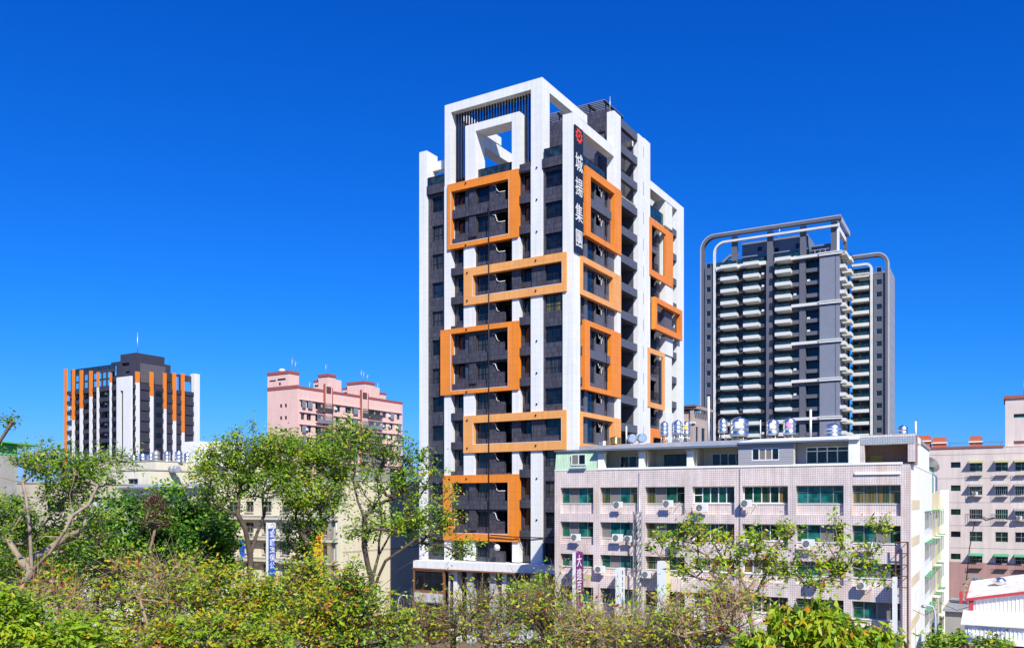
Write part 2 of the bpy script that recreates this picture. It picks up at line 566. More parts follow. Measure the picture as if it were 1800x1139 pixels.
def main_tower():
    loc, rz = site(1007, 90, -1605)
    T = thing('apartment_tower', 'tall dark tiled apartment tower with white pillars and big orange square frames', 'apartment tower', loc, rz)
    F = Face(T)                        # street front, u from -19.95 to 0
    G = Face(T, 0, 0, 90)              # right side, u = depth along the side
    vr = random.Random(21)
    def gd():
        return [glass_dark, glass_dark, glass_blue, glass_sheer][vr.randint(0, 3)]
    Wt = [50.40 - 3.27 * k for k in range(13)]
    WH = 1.72
    P5 = [(9.0, 11.2), (18.5, 20.95), (25.08, 27.57), (34.97, 37.4), (41.5, 43.95)]
    # core and roof
    F.box('wall', -18.85, -3.75, 2.1, 31.6, 0.0, 51.1, dark_tile_smooth)
    F.box('roof', -18.86, -0.35, 0.45, 32.4, 51.12, 51.3, concrete)
    # fin wall at the far left
    F.box('fin_wall', -19.95, -18.89, 0.0, 2.1, 0.0, 55.9, white)
    F.box('fin_wall', -19.9, -18.95, 2.1, 31.0, 0.0, 51.2, dark_tile)
    F.box('beam', -18.889, -16.42, 1.2, 2.0, 53.9, 54.9, white)
    # strip one
    h = [(-18.32, -16.79, w - WH, w) for w in Wt]
    F.panel('wall', -18.888, -16.402, 0.32, 0.9, 8.9, 51.35, h, dark_tile)
    for a in h:
        F.window(*a, 0.50, frame_dark, gd(), 2, 0.38, 0.055)
    F.box('parapet', -18.888, -16.402, -0.02, 0.319, 50.75, 51.75, dark_tile)
    F.railing(-18.85, -16.45, 51.76, 52.75, 0.1, glass_rail, 2)
    # strip two: deep, with tiled bands in front
    F.panel('wall', -15.498, -13.732, 0.80, 1.3, 8.9, 51.3, [(-14.95, -13.88, w - 1.45, w + 0.33) for w in Wt], dark_tile)
    for k, w in enumerate(Wt):
        F.window(-14.95, -13.88, w - 1.45, w + 0.33, 0.90, frame_dark, glass_dark, 1, 0.34, 0.055)
        F.box('sill_block', -14.98, -13.75, 0.45, 0.798, w - 2.05, w - 1.42, dark_tile)
        if k not in (0,):
            F.box('band', -15.497, -13.735, 0.03, 0.799, w + 0.42, w + 1.27, dark_tile)
    # white pillars
    F.box('pillar', -16.40, -15.50, 0.0, 0.9, 8.9, 51.3, white)
    for a, b in P5:
        F.box('pillar', -13.73, -12.30, 0.0, 0.349, a, b, white)
        F.box('pillar', -7.38, -6.52, 0.0, 0.80, a, b, white)
    for a, b in ((8.9, 20.95), (25.08, 37.4), (41.5, 51.3)):
        F.box('pillar', -5.05, -3.62, 0.0, 0.80, a, b, white)
    for a, b in ((20.95, 25.08), (37.4, 41.5)):
        F.box('wall', -5.05, -3.62, 0.22, 0.80, a, b, dark_tile)
    for (a, b) in ((11.2, 18.5), (20.95, 25.08), (27.57, 34.97), (37.4, 41.5), (43.95, 51.3)):
        F.box('wall', -7.40, -6.52, 0.36, 0.85, a, b, dark_tile)
    # middle zone
    dbl = (0, 1, 5, 6, 10, 11)
    holes = []
    for k, w in enumerate(Wt):
        holes.append((-12.12, -10.52, w - WH, w))
        holes.append((-9.62, -8.60, w - 1.05, w + 0.08))
        holes.append((-8.6, -7.62, w - 2.3, w + 0.08))
        if k in dbl:
            holes.append((-14.9, -13.1, w - WH + 0.1, w + 0.05))
    F.panel('wall', -13.729, -7.40, 0.35, 0.75, 8.9, 51.3, [q for q in holes if q[0] > -13], dark_tile)
    F.panel('wall', -10.1, -7.2, 1.75, 2.05, 8.9, 51.0, [(-9.5, -7.75, w - 2.2, w) for w in Wt], dark_tile)
    F.box('wall', -10.2, -10.0, 0.76, 2.05, 8.9, 51.2, dark_tile)
    F.box('wall', -7.39, -7.2, 0.86, 1.74, 8.9, 51.2, dark_tile)
    rnd = random.Random(3)
    for k, w in enumerate(Wt):
        F.window(-12.12, -10.52, w - WH, w, 0.50, frame_dark, gd(), 2, 0.36, 0.055)
        F.window(-9.5, -7.75, w - 2.2, w, 1.80, frame_dark, glass_dark, 2, None, 0.06)
        F.box('floor_slab', -9.99, -7.395, 0.76, 1.74, w - 2.55, w - 2.32, dark_tile_smooth)
        # white air conditioning pipe bent round the ledge
        zz = w - 0.25
        pp = [(-10.05, 0.28, zz + 0.15), (-9.7, 0.25, zz + 0.1), (-9.45, 0.25, zz - 0.5 - 0.2 * rnd.random()), (-9.2, 0.28, zz - 0.75), (-8.5, 0.4, zz - 0.72)]
        if k > 3 and k not in (10,):
            pp = pp[:3] + [(-9.3, 0.5, zz - 0.7)]
        tube('pipe', pp, 0.038, ac_white, T)
    for k in (0, 5, 10):
        F.box('band', -15.35, -7.92, 0.02, 0.345, Wt[k + 1] + 0.25, Wt[k + 1] + 1.2, dark_tile)
    for k in dbl:
        F.box('wall', -13.08, -12.2, 0.14, 0.349, Wt[k] - 2.1, Wt[k] + 0.2, dark_tile)
    # long drain pipe down the middle of the front
    tube('drain_pipe', [(-10.2, -0.28, 9.3), (-10.2, -0.28, 48.2)], 0.06, black_metal, T)
    tube('cable_pipe', [(-9.9, -0.42, 11.9), (-7.0, -0.42, 11.75), (-3.4, -0.05, 11.7), (-1.3, -0.02, 11.9)], 0.06, black_metal, T)
    # strip three
    F.panel('wall', -6.519, -5.052, 0.78, 1.3, 8.9, 51.3, [(-6.30, -5.15, w - 1.45, w + 0.35) for w in Wt], dark_tile)
    for k, w in enumerate(Wt):
        F.window(-6.30, -5.15, w - 1.45, w + 0.35, 0.90, frame_dark, glass_dark, 2, 0.34, 0.05)
        F.box('sill_block', -6.1, -5.06, 0.42, 0.779, w - 2.05, w - 1.43, dark_tile)
        if k not in (3, 4, 8):
            F.box('band', -6.518, -5.055, 0.06, 0.779, w + 0.42, w + 1.3, dark_tile)
    # strip four
    h = [(-3.40, -1.40, w - WH, w) for w in Wt]
    F.panel('wall', -3.618, -1.202, 0.20, 0.8, 8.9, 51.3, h, dark_tile)
    for k, a in enumerate(h):
        F.window(*a, 0.40, frame_dark, gd() if k != 4 else glass_curtain, 2, 0.36, 0.055)
    F.box('parapet', -3.617, -1.203, -0.08, 0.199, 50.75, 51.75, dark_tile)
    F.railing(-3.5, -1.3, 51.76, 52.85, 0.1, glass_rail, 2)
    F.box('parapet', -6.515, -5.055, 0.0, 0.77, 50.95, 51.75, dark_tile)
    # black bolts of the facade lamps
    bolt = lathe_mesh(((0, 0), (0.09, 0), (0.09, 0.10), (0, 0.10)), black_metal, 8)
    for u, z in [(-4.3, 51.0), (-4.3, 47.6), (-4.3, 44.2), (-4.3, 32.6), (-4.3, 29.2), (-4.3, 25.9)] + [(-4.3, 18.0), (-4.3, 13.6)]:
        o = F.put('lamp', bolt, u, 0.0, z); o.rotation_euler = (R(90), 0, 0)
    for u, z in [(-13.3, 51.0), (-13.3, 44.1), (-13.1, 41.0), (-4.3, 41.1), (-13.1, 37.9), (-4.3, 37.9), (-13.2, 27.75), (-13.2, 34.7), (-13.1, 24.6), (-4.3, 24.7), (-13.1, 21.5), (-4.3, 21.5), (-13.2, 18.1), (-13.2, 11.7)]:
        o = F.put('lamp', bolt, u, -0.21, z); o.rotation_euler = (R(90), 0, 0)
    # orange frames of the front
    for (a, b, c, d, e, f, g, hh, m) in (
            (-15.85, -6.55, 43.95, 51.3, -15.32, -7.73, 44.5, 50.42, orange_deep),
            (-13.6, -0.66, 37.4, 41.5, -12.4, -1.2, 38.3, 40.6, orange_pale),
            (-16.80, -6.50, 27.57, 34.97, -15.35, -7.8, 28.03, 34.42, orange_deep),
            (-13.65, -0.70, 20.95, 25.08, -12.33, -1.27, 21.9, 24.26, orange_pale),
            (-16.45, -6.50, 11.2, 18.5, -15.3, -7.8, 12.03, 17.62, orange_deep)):
        F.panel('orange_frame', a, b, -0.2, 0.42, c, d, [(e, f, g, hh)], m)
        F.box('frame_edge', e - 0.05, e, -0.206, -0.19, g, hh, white)
        F.box('frame_edge', e - 0.05, f, -0.207, -0.191, g - 0.05, g, white)
        F.box('frame_edge', f, f + 0.03, -0.206, -0.19, g, hh, white)
    # dark side of strip one in front of frame three is hidden by the frame; tall roof frame
    F.box('roof_frame_post', -16.34, -15.45, 0.0, 1.6, 51.3, 59.48, white)
    F.box('roof_frame_post', -5.02, -3.65, 0.0, 1.62, 51.3, 59.48, white)
    F.box('roof_frame_beam', -16.34, -3.65, 0.0, 1.62, 59.48, 60.46, white)
    F.box('roof_frame_beam', -4.62, -3.65, 1.62, 10.7, 59.44, 60.45, white)
    F.box('roof_frame_beam', -16.34, -15.45, 1.62, 10.7, 59.44, 60.45, white)
    # black louvre slats under the tall frame
    u = -15.25
    while u < -5.1:
        z0 = 51.31 if (u < -13.6 or u > -6.4) else 57.55
        F.box('slat', u, u + 0.13, 0.75, 0.95, z0, 59.475, black_metal)
        u += 0.365
    # white inner portal with its beam running back over the roof garden
    F.panel('portal', -13.5, -6.45, -0.02, 1.9, 51.31, 57.48, [(-12.12, -7.4, 51.0, 56.62)], white)
    F.box('portal_beam', -13.48, -12.14, 1.9, 12.6, 55.5, 56.75, white)
    F.box('portal_beam', -12.0, -7.0, 11.6, 12.6, 54.8, 56.7, white)
    F.box('roof_wall', -10.4, -7.2, 9.8, 11.0, 51.31, 54.6, white)
    F.railing(-12.1, -7.42, 51.31, 52.5, 0.5, glass_rail, 4)
    F.railing(-15.4, -13.55, 51.31, 52.4, 1.4, glass_rail, 1)
    F.railing(-6.4, -5.1, 51.31, 52.6, 1.1, white, 4, white)
    # second roof frame at the corner
    F.box('corner_pillar', -1.20, 0.0, 0.0, 1.69, 0.0, 55.88, white)
    F.box('roof_frame_beam', -0.88, -0.005, 1.69, 10.199, 54.75, 55.86, white)
    F.box('pillar', -0.9, -0.003, 10.2, 12.05, 51.2, 60.0, white)
    # tiled plant house on the roof with its slatted sun deck
    F.panel('roof_house', -12.0, -1.65, 12.5, 12.9, 51.3, 61.6, [(-9.0, -7.6, 52.0, 57.2), (-5.4, -2.2, 56.0, 59.0)], dark_tile)
    F.box('roof_house', -11.95, -1.7, 12.9, 24.0, 51.3, 61.55, dark_tile)
    F.box('roof_house_door', -9.0, -7.6, 12.7, 12.76, 52.0, 57.2, glass_dark)
    F.box('roof_house_band', -5.4, -2.2, 12.68, 12.74, 56.0, 59.0, dark_tile_smooth)
    for i in range(13):
        F.box('sun_deck_slat', -10.6, -2.1, 12.2 + i * 0.42, 12.45 + i * 0.42, 62.5, 62.58, galv)
    for i in range(5):
        F.box('sun_deck_rail', -10.5 + i * 2.05, -10.3 + i * 2.05, 12.2, 17.5, 62.3, 62.48, black_metal)
    for i in range(5):
        F.box('sun_deck_post', -10.46 + i * 2.05, -10.34 + i * 2.05, 12.6, 12.72, 61.6, 62.3, black_metal)
    tube('lightning_rod', [(-0.7, 10.6, 60.0), (-0.7, 10.6, 61.9)], 0.05, galv, T)
    # roof-top dark beams between the house and the corner stack
    F.box('roof_wall', -7.5, -1.7, 6.5, 6.8, 51.3, 52.6, dark_tile)
    # ---------------- right side
    holes = []
    for k, w in enumerate(Wt):
        holes += [(2.35, 3.5, w - 1.75, w + 0.1), (4.2, 6.2, w - 2.3, w + 0.15), (6.3, 7.2, w - 1.1, w + 0.15), (7.2, 8.0, w - 1.1, w + 0.15), (8.5, 9.5, w - 1.75, w + 0.05)]
    G.panel('wall', 1.69, 11.1, 0.40, 0.8, 8.9, 51.3, holes, dark_tile_smooth)
    G.panel('wall', 4.0, 8.3, 1.7, 1.95, 8.9, 51.0, [(4.3, 6.1, w - 2.2, w) for w in Wt], dark_tile_smooth)
    for k, w in enumerate(Wt):
        G.window(2.35, 3.5, w - 1.75, w + 0.1, 0.55, frame_dark, gd(), 1, 0.36, 0.06)
        G.window(4.2, 6.2, w - 2.3, w + 0.15, 0.62, frame_dark, glass_blue, 2, 0.36, 0.06)
        G.window(8.5, 9.5, w - 1.75, w + 0.05, 0.6, frame_dark, gd(), 1, 0.36, 0.06)
        G.box('floor_slab', 6.25, 8.2, 0.81, 1.69, w - 2.6, w - 2.3, dark_tile_smooth)
        tube('pipe', [(-0.3, 6.6, w + 0.0), (-0.3, 6.9, w - 0.5), (-0.32, 7.2, w - 0.2), (-0.32, 7.4, w - 1.1), (-0.32, 7.7, w - 0.3), (-0.5, 7.8, w - 1.0)], 0.035, ac_white, T)
    tube('drain_pipe', [(-0.05, 8.25, 20.0), (-0.05, 8.25, 47.5)], 0.06, black_metal, T)
    for k in range(3):
        kk = (0, 5, 10)[k]
        G.box('band', 3.9, 9.6, 0.05, 0.395, Wt[kk + 1] + 0.25, Wt[kk + 1] + 1.15, dark_tile_smooth)
    for k, w in enumerate(Wt):
        G.box('band', 1.70, 3.0, 0.18, 0.395, w + 0.42, w + 1.25, dark_tile)
    # white strip beside the open stack
    G.box('pillar', 11.1, 12.05, 0.0, 0.8, 0.0, 51.2, white)
    # orange frames of the right side
    for (a, b, c, d, e, f, g, hh, m, p) in (
            (2.9, 12.0, 43.9, 51.35, 4.0, 10.1, 44.5, 50.5, orange_deep, -0.1),
            (1.55, 11.95, 37.35, 41.5, 2.2, 9.75, 37.95, 40.85, orange_pale, -0.1),
            (2.55, 11.9, 27.45, 34.9, 3.8, 9.3, 27.95, 34.35, orange_deep, -0.1),
            (1.55, 11.9, 20.95, 25.05, 2.2, 9.75, 21.7, 24.55, orange_pale, -0.1)):
        G.panel('orange_frame', a, b, p, 0.40, c, d, [(e, f, g, hh)], m)
    G.railing(2.0, 8.7, 51.31, 52.6, 0.4, glass_rail, 5)
    # open stack of galleries between pillars, with sky through its top storeys
    zs = [w + 0.45 for w in Wt] + [53.9, 57.0, 59.9]
    for z in zs:
        G.box('beam', 12.06, 17.13, 0.10, 0.55, z - 0.93, z, dark_tile_smooth)
        if z < 52:
            G.box('floor_slab', 12.06, 17.5, 0.56, 3.4, z - 1.0, z - 0.75, dark_tile_smooth)
    G.panel('wall', 12.0, 17.6, 3.42, 3.74, 0.0, 51.2, [(14.6, 16.6, w - 2.5, w - 0.3) for w in Wt], dark_tile_smooth)
    for w in Wt:
        G.box('stair_door', 14.6, 16.6, 3.5, 3.56, w - 2.5, w - 0.3, glass_dark)
    G.box('wall', 12.051, 12.2, 0.57, 3.4, 8.9, 51.15, dark_tile_smooth)
    G.box('roof_wall', 12.3, 17.4, 3.0, 3.3, 51.3, 56.2, dark_tile_smooth)
    # twin pillars
    G.box('pillar', 17.13, 18.72, 0.0, 0.62, 0.0, 59.9, white)
    G.box('wall', 17.15, 18.7, 0.63, 3.4, 0.0, 58.5, dark_tile_smooth)
    G.box('pillar', 18.72, 18.93, 0.22, 1.5, 0.0, 59.6, white)
    G.box('pillar', 18.93, 20.9, 0.0, 1.6, 0.0, 60.0, white)
    for w in Wt:
        G.box('slot', 18.725, 18.925, 0.05, 0.218, w - 0.9, w + 0.5, black_metal)
    G.box('slot', 18.725, 18.925, 0.05, 0.218, 53.0, 54.6, black_metal)
    G.box('slot', 18.725, 18.925, 0.05, 0.218, 57.6, 58.9, black_metal)
    # rear bay of the right side
    G.panel('wall', 20.9, 25.9, 0.75, 1.1, 0.0, 51.3, [(21.3, 24.9, w - 2.3, w + 0.2) for w in Wt], dark_tile_smooth)
    G.panel('wall', 20.95, 25.6, 2.1, 2.3, 0.0, 51.0, [(21.5, 24.2, w - 2.25, w - 0.1) for w in Wt], dark_tile_smooth)
    for k, w in enumerate(Wt):
        G.window(21.5, 24.2, w - 2.25, w - 0.1, 2.12, frame_dark, glass_dark, 2, None, 0.07)
        G.box('floor_slab', 20.95, 25.6, 1.11, 2.09, w - 2.55, w - 2.3, dark_tile_smooth)
        n = 12
        G.put('railing', panel_mesh(3.55, 0.04, 1.0, [(0.04 + i * 3.5 / n, i * 3.5 / n + 0.27, 0.05, 0.93) for i in range(n)], black_metal), 21.32, 0.5, w - 2.28)
    for a, b in ((0.0, 20.0), (20.0, 27.2), (34.6, 36.9), (41.05, 43.7)):
        G.box('pillar', 26.05, 28.7, 0.0, 1.1, a, b, white)
    for a, b in ((27.2, 34.6), (36.9, 41.05), (43.7, 50.9)):
        G.box('pillar', 26.05, 28.7, 0.15, 1.1, a, b, dark_tile_smooth if b > 36 and b < 42 else white)
    G.panel('wall', 28.7, 30.3, 0.75, 1.1, 0.0, 51.3, [(28.9, 30.1, w - 1.6, w) for w in Wt], dark_tile_smooth)
    for k, w in enumerate(Wt):
        G.box('pane', 28.9, 30.1, 0.9, 0.94, w - 1.6, w, glass_dark)
        G.box('band', 28.72, 30.28, 0.08, 0.745, w + 0.42, w + 1.3, dark_tile_smooth)
    G.box('pillar', 30.3, 32.8, 0.0, 1.6, 0.0, 54.45, white)
    G.box('roof_frame_beam', 20.9, 32.8, 0.0, 1.4, 54.45, 55.45, white)
    G.box('roof_frame_post', 26.1, 28.6, 0.05, 1.35, 51.3, 54.45, white)
    G.box('roof_frame_beam', 27.0, 28.4, 1.41, 8.0, 54.3, 55.4, white)
    G.railing(21.0, 26.0, 51.31, 52.7, 0.3, glass_rail_green, 4)
    for (a, b, c, d, e, f, g, hh, m, p) in (
            (20.5, 28.5, 43.65, 50.75, 21.2, 25.9, 44.45, 50.0, orange_deep, -0.1),
            (21.2, 30.75, 37.0, 41.0, 21.85, 30.0, 37.7, 40.35, orange_deep, -0.55),
            (19.95, 25.65, 27.25, 34.6, 20.65, 25.05, 27.9, 34.0, orange_pale, -0.08),
            (20.92, 25.9, 17.5, 24.7, 21.7, 25.0, 18.2, 23.6, orange_deep, -0.1)):
        G.panel('orange_frame', a, b, p, 0.14 if p > -0.3 else -0.01, c, d, [(e, f, g, hh)], m)
    # back and far side closures
    F.box('wall', -18.8, -0.4, 31.6, 32.7, 0.0, 51.1, dark_tile_smooth)
    F.box('wall', -3.74, -2.35, 17.7, 31.6, 0.0, 51.05, dark_tile_smooth)
    # podium: white canopy, brown soffit, columns and shop front
    F.box('canopy', -19.3, 0.0, -2.0, 0.9, 8.08, 8.9, white)
    F.box('canopy_edge', -19.4, 0.02, -2.08, -0.4, 7.92, 8.08, M('brown_soffit_metal', (0.24, 0.10, 0.05), 0.5))
    F.box('wall', -19.0, -0.3, 2.2, 2.5, 0.0, 8.0, M('dark_lobby_wall', (0.05, 0.048, 0.05), 0.5))
    marble = M('grey_marble', (0.50, 0.50, 0.52), 0.35, var=0.35, scale=1.5)
    for u, w, m in ((-14.95, 1.2, white), (-12.5, 0.75, marble), (-9.5, 0.8, marble), (-7.95, 0.6, white), (-4.4, 0.9, marble)):
        F.box('column', u, u + w, -1.2, -0.3, 0.0, 7.92, m)
    F.box('lamp_slot', -14.65, -14.3, -1.26, -1.2, 1.5, 7.4, black_metal)
    brown = M('bronze_frame', (0.30, 0.13, 0.06), 0.45, metal=0.3)
    F.panel('shop_front', -19.3, -15.0, -2.0, -1.7, 0.0, 7.9, [(-19.1, -15.15, 5.6, 7.75), (-19.1, -15.15, 0.3, 4.2)], brown)
    F.box('shop_sign_band', -19.1, -15.1, -2.05, -2.0, 4.3, 5.3, marble)
    F.window(-19.1, -15.15, 5.6, 7.75, -1.9, frame_dark, glass_dark, (0, .33, .66, 1), None, 0.08, panes=True)
    F.window(-19.1, -15.15, 0.3, 4.2, -1.9, frame_dark, glass_dark, 3, None, 0.08, panes=True)
    # round white lamp dish on the first floor ledge
    o = F.put('roof_lamp', lathe_mesh(((0, 0), (0.3, 0.05), (0.36, 0.12), (0.1, 0.3), (0, 0.3)), white, 14), -8.9, -0.6, 10.6)
    o.rotation_euler = (R(100), 0, R(15))
    return T, F, G

tower, TF, TG = main_tower()

# vertical sign board on the right side of the tower
def tower_sign():
    b = thing('sign_board', 'tall dark vertical sign board with white characters under an orange emblem', 'sign', TG_world(1.0, -0.02, 48.0), tower.rotation_euler[2] + R(90))
    navy = M('dark_navy_board', (0.012, 0.018, 0.032), 0.45, var=0.06)
    link('board', box_mesh(1.9, 0.12, 13.15, navy), b, (-0.9, -0.16, -6.5))
    red = M('orange_red_emblem', (0.80, 0.07, 0.015), 0.5, var=0.05)
    # emblem: a toothed ring round a small blossom
    bm = bmesh.new()
    n = 10
    vs = []
    for i in range(n * 2):
        r = 0.86 if i % 2 == 0 else 0.60
        a = math.pi * i / n
        vs.append((r * math.sin(a), r * math.cos(a)))
    inner = [(0.42 * math.sin(math.pi * i / n), 0.42 * math.cos(math.pi * i / n)) for i in range(n * 2)]
    A = [bm.verts.new((x, 0, z)) for x, z in vs]
    Bv = [bm.verts.new((x, 0, z)) for x, z in inner]
    for i in range(n * 2):
        j = (i + 1) % (n * 2)
        bm.faces.new((A[i], A[j], Bv[j], Bv[i]))
    me = finish(bm, red, 'emblem')
    link('emblem', me, b, (0.05, -0.172, 5.75))
    link('emblem_core', prism_mesh([(0.28 * (1 if i % 2 == 0 else .45) * math.sin(math.pi * i / 5), 0.28 * (1 if i % 2 == 0 else .45) * math.cos(math.pi * i / 5)) for i in range(10)], -0.01, 0.01, red), b, (0.05, -0.175, 5.75))
    for ch, z in (('城', 2.95), ('揚', 0.40), ('集', -2.3), ('團', -5.0)):
        link('lettering', text_mesh(ch, white, 2.0, 0.008, 0.88), b, (0.05, -0.172, z))


def TG_world(u, d, z):
    x, y, zz = TG.loc(u, d, z)
    c, s = math.cos(tower.rotation_euler[2]), math.sin(tower.rotation_euler[2])
    return (tower.location[0] + x * c - y * s, tower.location[1] + x * s + y * c, zz)

tower_sign()
# ------------------------------------------------------------------ pink tiled block in front on the right
def pink_block():
    loc, rz = site(975, 78, -1850)
    T = thing('apartment_block', 'five storey pink mosaic tiled block with green glass windows and a grey sheet roof', 'apartment block', loc, rz)
    F = Face(T)
    G = Face(T, 29.14, 0, 90)
    bays = [(0.57, 3.78), (4.42, 7.89), (8.57, 12.03), (12.68, 16.18), (16.81, 20.38), (20.99, 24.51), (25.12, 28.5)]
    rows = [(16.77, 15.35), (13.74, 12.36), (10.9, 9.74), (8.0, 6.62)]
    holes = [(a, b, lo - (0.88 if r < 1 else 0.62), hi) for a, b in bays for r, (hi, lo) in enumerate(rows)]
    holes += [(a, b, 0.2, 4.6) for a, b in bays]
    F.panel('wall', 0.0, 29.14, 0.0, 0.75, 0.0, 18.28, holes, pink_tile)
    F.box('wall', 0.02, 29.12, 1.2, 25.9, 0.0, 18.2, concrete)
    F.box('coping', 4.15, 28.6, -0.05, 0.78, 18.284, 18.46, white_soft)
    F.box('coping', -0.02, 4.14, -0.03, 0.78, 18.284, 18.36, white_soft)
    F.box('coping', 25.3, 28.5, -0.12, -0.01, 17.55, 17.72, white_soft)
    rnd = random.Random(11)
    for r, (hi, lo) in enumerate(rows):
        for i, (a, b) in enumerate(bays):
            F.box('spandrel', a + 0.001, b - 0.001, 0.32, 0.74, lo - (0.88 if r < 1 else 0.62) + 0.001, lo - 0.03, pink_tile)
            F.box('sill', a + 0.002, b - 0.002, 0.26, 0.74, lo - 0.029, lo + 0.02, white_soft)
            z0, z1 = lo + 0.03, hi - 0.005
            a2, b2 = a + 0.01, b - 0.01
            if i in (3, 4) or (r == 1 and i == 3):
                pal = [glass_deepgreen, glass_green, glass_curtain, glass_deepgreen, glass_curtain] if i == 4 else [glass_deepgreen, glass_green, glass_deepgreen, glass_green, glass_deepgreen]
                if r == 2:
                    pal = [glass_curtain, glass_screen, glass_curtain, glass_screen, glass_green]
                F.window(a2, b2, z0, z1, 0.42, frame_white, pal, 5, (0.5, None, None, None, None) if i == 3 else None, 0.075, True)
            elif i in (5, 6):
                pal = [glass_teal, glass_teal, glass_teal, glass_green] if (i == 5 and r == 0) else [glass_curtain, glass_curtain, glass_curtain, glass_curtain] if r == 0 else [glass_green, glass_teal, glass_screen, glass_deepgreen]
                F.window(a2, b2, z0, z1, 0.44, frame_alu, pal, (0, 0.22, 0.5, 0.78, 1), (0.62, None, None, 0.66), 0.06, True)
            else:
                pal = [glass_green, glass_screen, glass_teal, glass_green]
                if i == 2:
                    pal = [glass_curtain, glass_screen, glass_green, glass_deepgreen]
                if i == 1 and r == 1:
                    pal = [glass_screen, glass_teal, glass_teal, glass_screen]
                if i == 1 and r == 0:
                    pal = [glass_curtain, glass_screen, glass_teal, glass_curtain]
                F.window(a2, b2, z0, z1, 0.44, frame_alu, pal, (0, 0.22, 0.5, 0.78, 1), (0.6, None, None, 0.62), 0.05, True)
    for i, (a, b) in enumerate(bays):
        F.box('shutter', a + 0.002, b - 0.002, 0.5, 0.6, 0.2, 4.6, [galv, glass_dark, concrete][i % 3])
    # rain pipe stain line and joint
    tube('rain_pipe', [(8.1, -0.06, 5.0), (8.1, -0.06, 18.0)], 0.05, galv, T)
    tube('rain_pipe', [(16.62, -0.06, 5.0), (16.62, -0.04, 18.2)], 0.025, ac_dark, T)
    # ---- top storey additions
    mint = M('pale_green_sheet', (0.50, 0.66, 0.50), 0.5, var=0.06, streak=0.1)
    bm = bmesh.new()                                       # corrugated sheet box: folded ribs
    n = 26
    pts = []
    for i in range(n + 1):
        x = 4.05 * i / n
        pts += [(x, 0.0), (x + 4.05 / n * 0.55, 0.0), (x + 4.05 / n * 0.62, 0.05), (x + 4.05 / n * 0.93, 0.05)]
    pts = [p for p in pts if p[0] <= 4.06]
    for (x0, y0), (x1, y1) in zip(pts, pts[1:]):
        bm.faces.new([bm.verts.new(q) for q in ((x0, y0, 18.37), (x1, y1, 18.37), (x1, y1 + 0.25, 20.0), (x0, y0 + 0.25, 20.0))])
    link('corrugated_wall', finish(bm, mint, 'corrugated_wall'), T, (0.02, 0.05, 0))
    F.box('wall', 0.03, 4.09, 0.42, 6.0, 18.37, 19.98, mint)
    F.window(1.62, 3.05, 18.75, 19.75, 0.02, frame_white, [glass_screen, glass_dark], 2, None, 0.09, True)
    F.box('shelf', 1.5, 3.1, -0.25, 0.05, 18.40, 18.5, galv)
    # loggia
    cream = M('cream_plaster', (0.62, 0.58, 0.46), 0.75, var=0.08, streak=0.1)
    F.box('wall', 4.11, 16.5, 2.6, 6.0, 18.2, 20.2, cream)
    for a, b in ((4.15, 4.75), (7.95, 8.42), (12.18, 12.7)):
        F.box('column', a, b, 0.1, 0.6, 18.461, 19.96, white_soft)
        F.box('column_head', a - 0.1, b + 0.1, 0.0, 0.68, 19.70, 19.92, cream)
    for a, b, c in ((5.3, 7.7, 3), (9.4, 11.9, 2), (13.6, 16.4, 4)):
        F.window(a, b, 18.5, 19.6, 2.5, frame_white if c != 2 else frame_dark, glass_dark, c, None, 0.07, True)
    for a in (8.43, 12.71):
        F.box('partition', a + 0.05, a + 0.17, 0.62, 2.55, 18.47, 19.9, cream)
    # grey sided box
    siding = M('grey_siding', (0.36, 0.36, 0.40), 0.55, var=0.04)
    nb = 9
    for i in range(nb):
        z = 18.5 + i * (1.6 / nb)
        hole = [(17.55, 19.75, 18.78, 19.80)]
        F.panel('siding_board', 16.5, 20.78, -0.02 - 0.012 * (i % 2), 0.25, z, z + 1.6 / nb - 0.012, hole, siding)
    F.box('wall', 16.52, 20.76, 0.3, 6.0, 18.2, 20.15, siding)
    F.window(17.56, 19.74, 18.79, 19.79, 0.0, frame_white, [glass_dark, glass_screen, glass_screen, glass_dark], 4, None, 0.09, True)
    # second loggia
    F.box('wall', 20.79, 24.85, 1.5, 6.0, 18.2, 20.2, siding)
    F.window(21.5, 24.7, 18.5, 19.85, 1.4, frame_white, glass_dark, 4, 0.74, 0.08, True)
    F.box('post', 20.79, 20.9, 0.0, 0.2, 18.47, 20.0, cream)
    # white wall and tiled portal at the right end
    F.box('wall', 24.86, 25.70, -0.0, 6.0, 18.47, 20.3, white_soft)
    blue_tile = M('pale_blue_mosaic_tile', (0.42, 0.47, 0.49), 0.5, var=0.05, tile=(0.17, 0.17, (0.20, 0.22, 0.30), 0.014, 0.08))
    F.panel('portal', 25.71, 29.45, 0.0, 0.5, 18.465, 20.52, [(25.98, 28.98, 18.4, 19.78)], pink_tile)
    F.box('portal_band', 25.72, 29.44, -0.03, 0.0, 19.80, 20.36, blue_tile)
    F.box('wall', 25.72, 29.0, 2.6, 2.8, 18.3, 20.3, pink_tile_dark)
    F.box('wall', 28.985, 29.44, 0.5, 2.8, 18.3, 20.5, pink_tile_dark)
    F.box('roof', 25.72, 29.44, 0.5, 6.0, 20.0, 20.5, white_soft)
    F.box('panel', 26.1, 27.0, 2.55, 2.6, 18.4, 19.1, M('yellow_board', (0.42, 0.36, 0.10), 0.6))
    # roof sheets
    bm = bmesh.new()
    addbox(bm, 4.0, 16.5, -0.45, -0.35, 19.94, 20.10)
    link('eave', finish(bm, roof_edge, 'eave'), T)
    F.box('eave', 16.45, 24.9, -0.35, -0.25, 20.12, 20.26, roof_edge)
    F.box('eave', -0.1, 4.0, 0.1, 0.2, 20.0, 20.10, roof_edge)
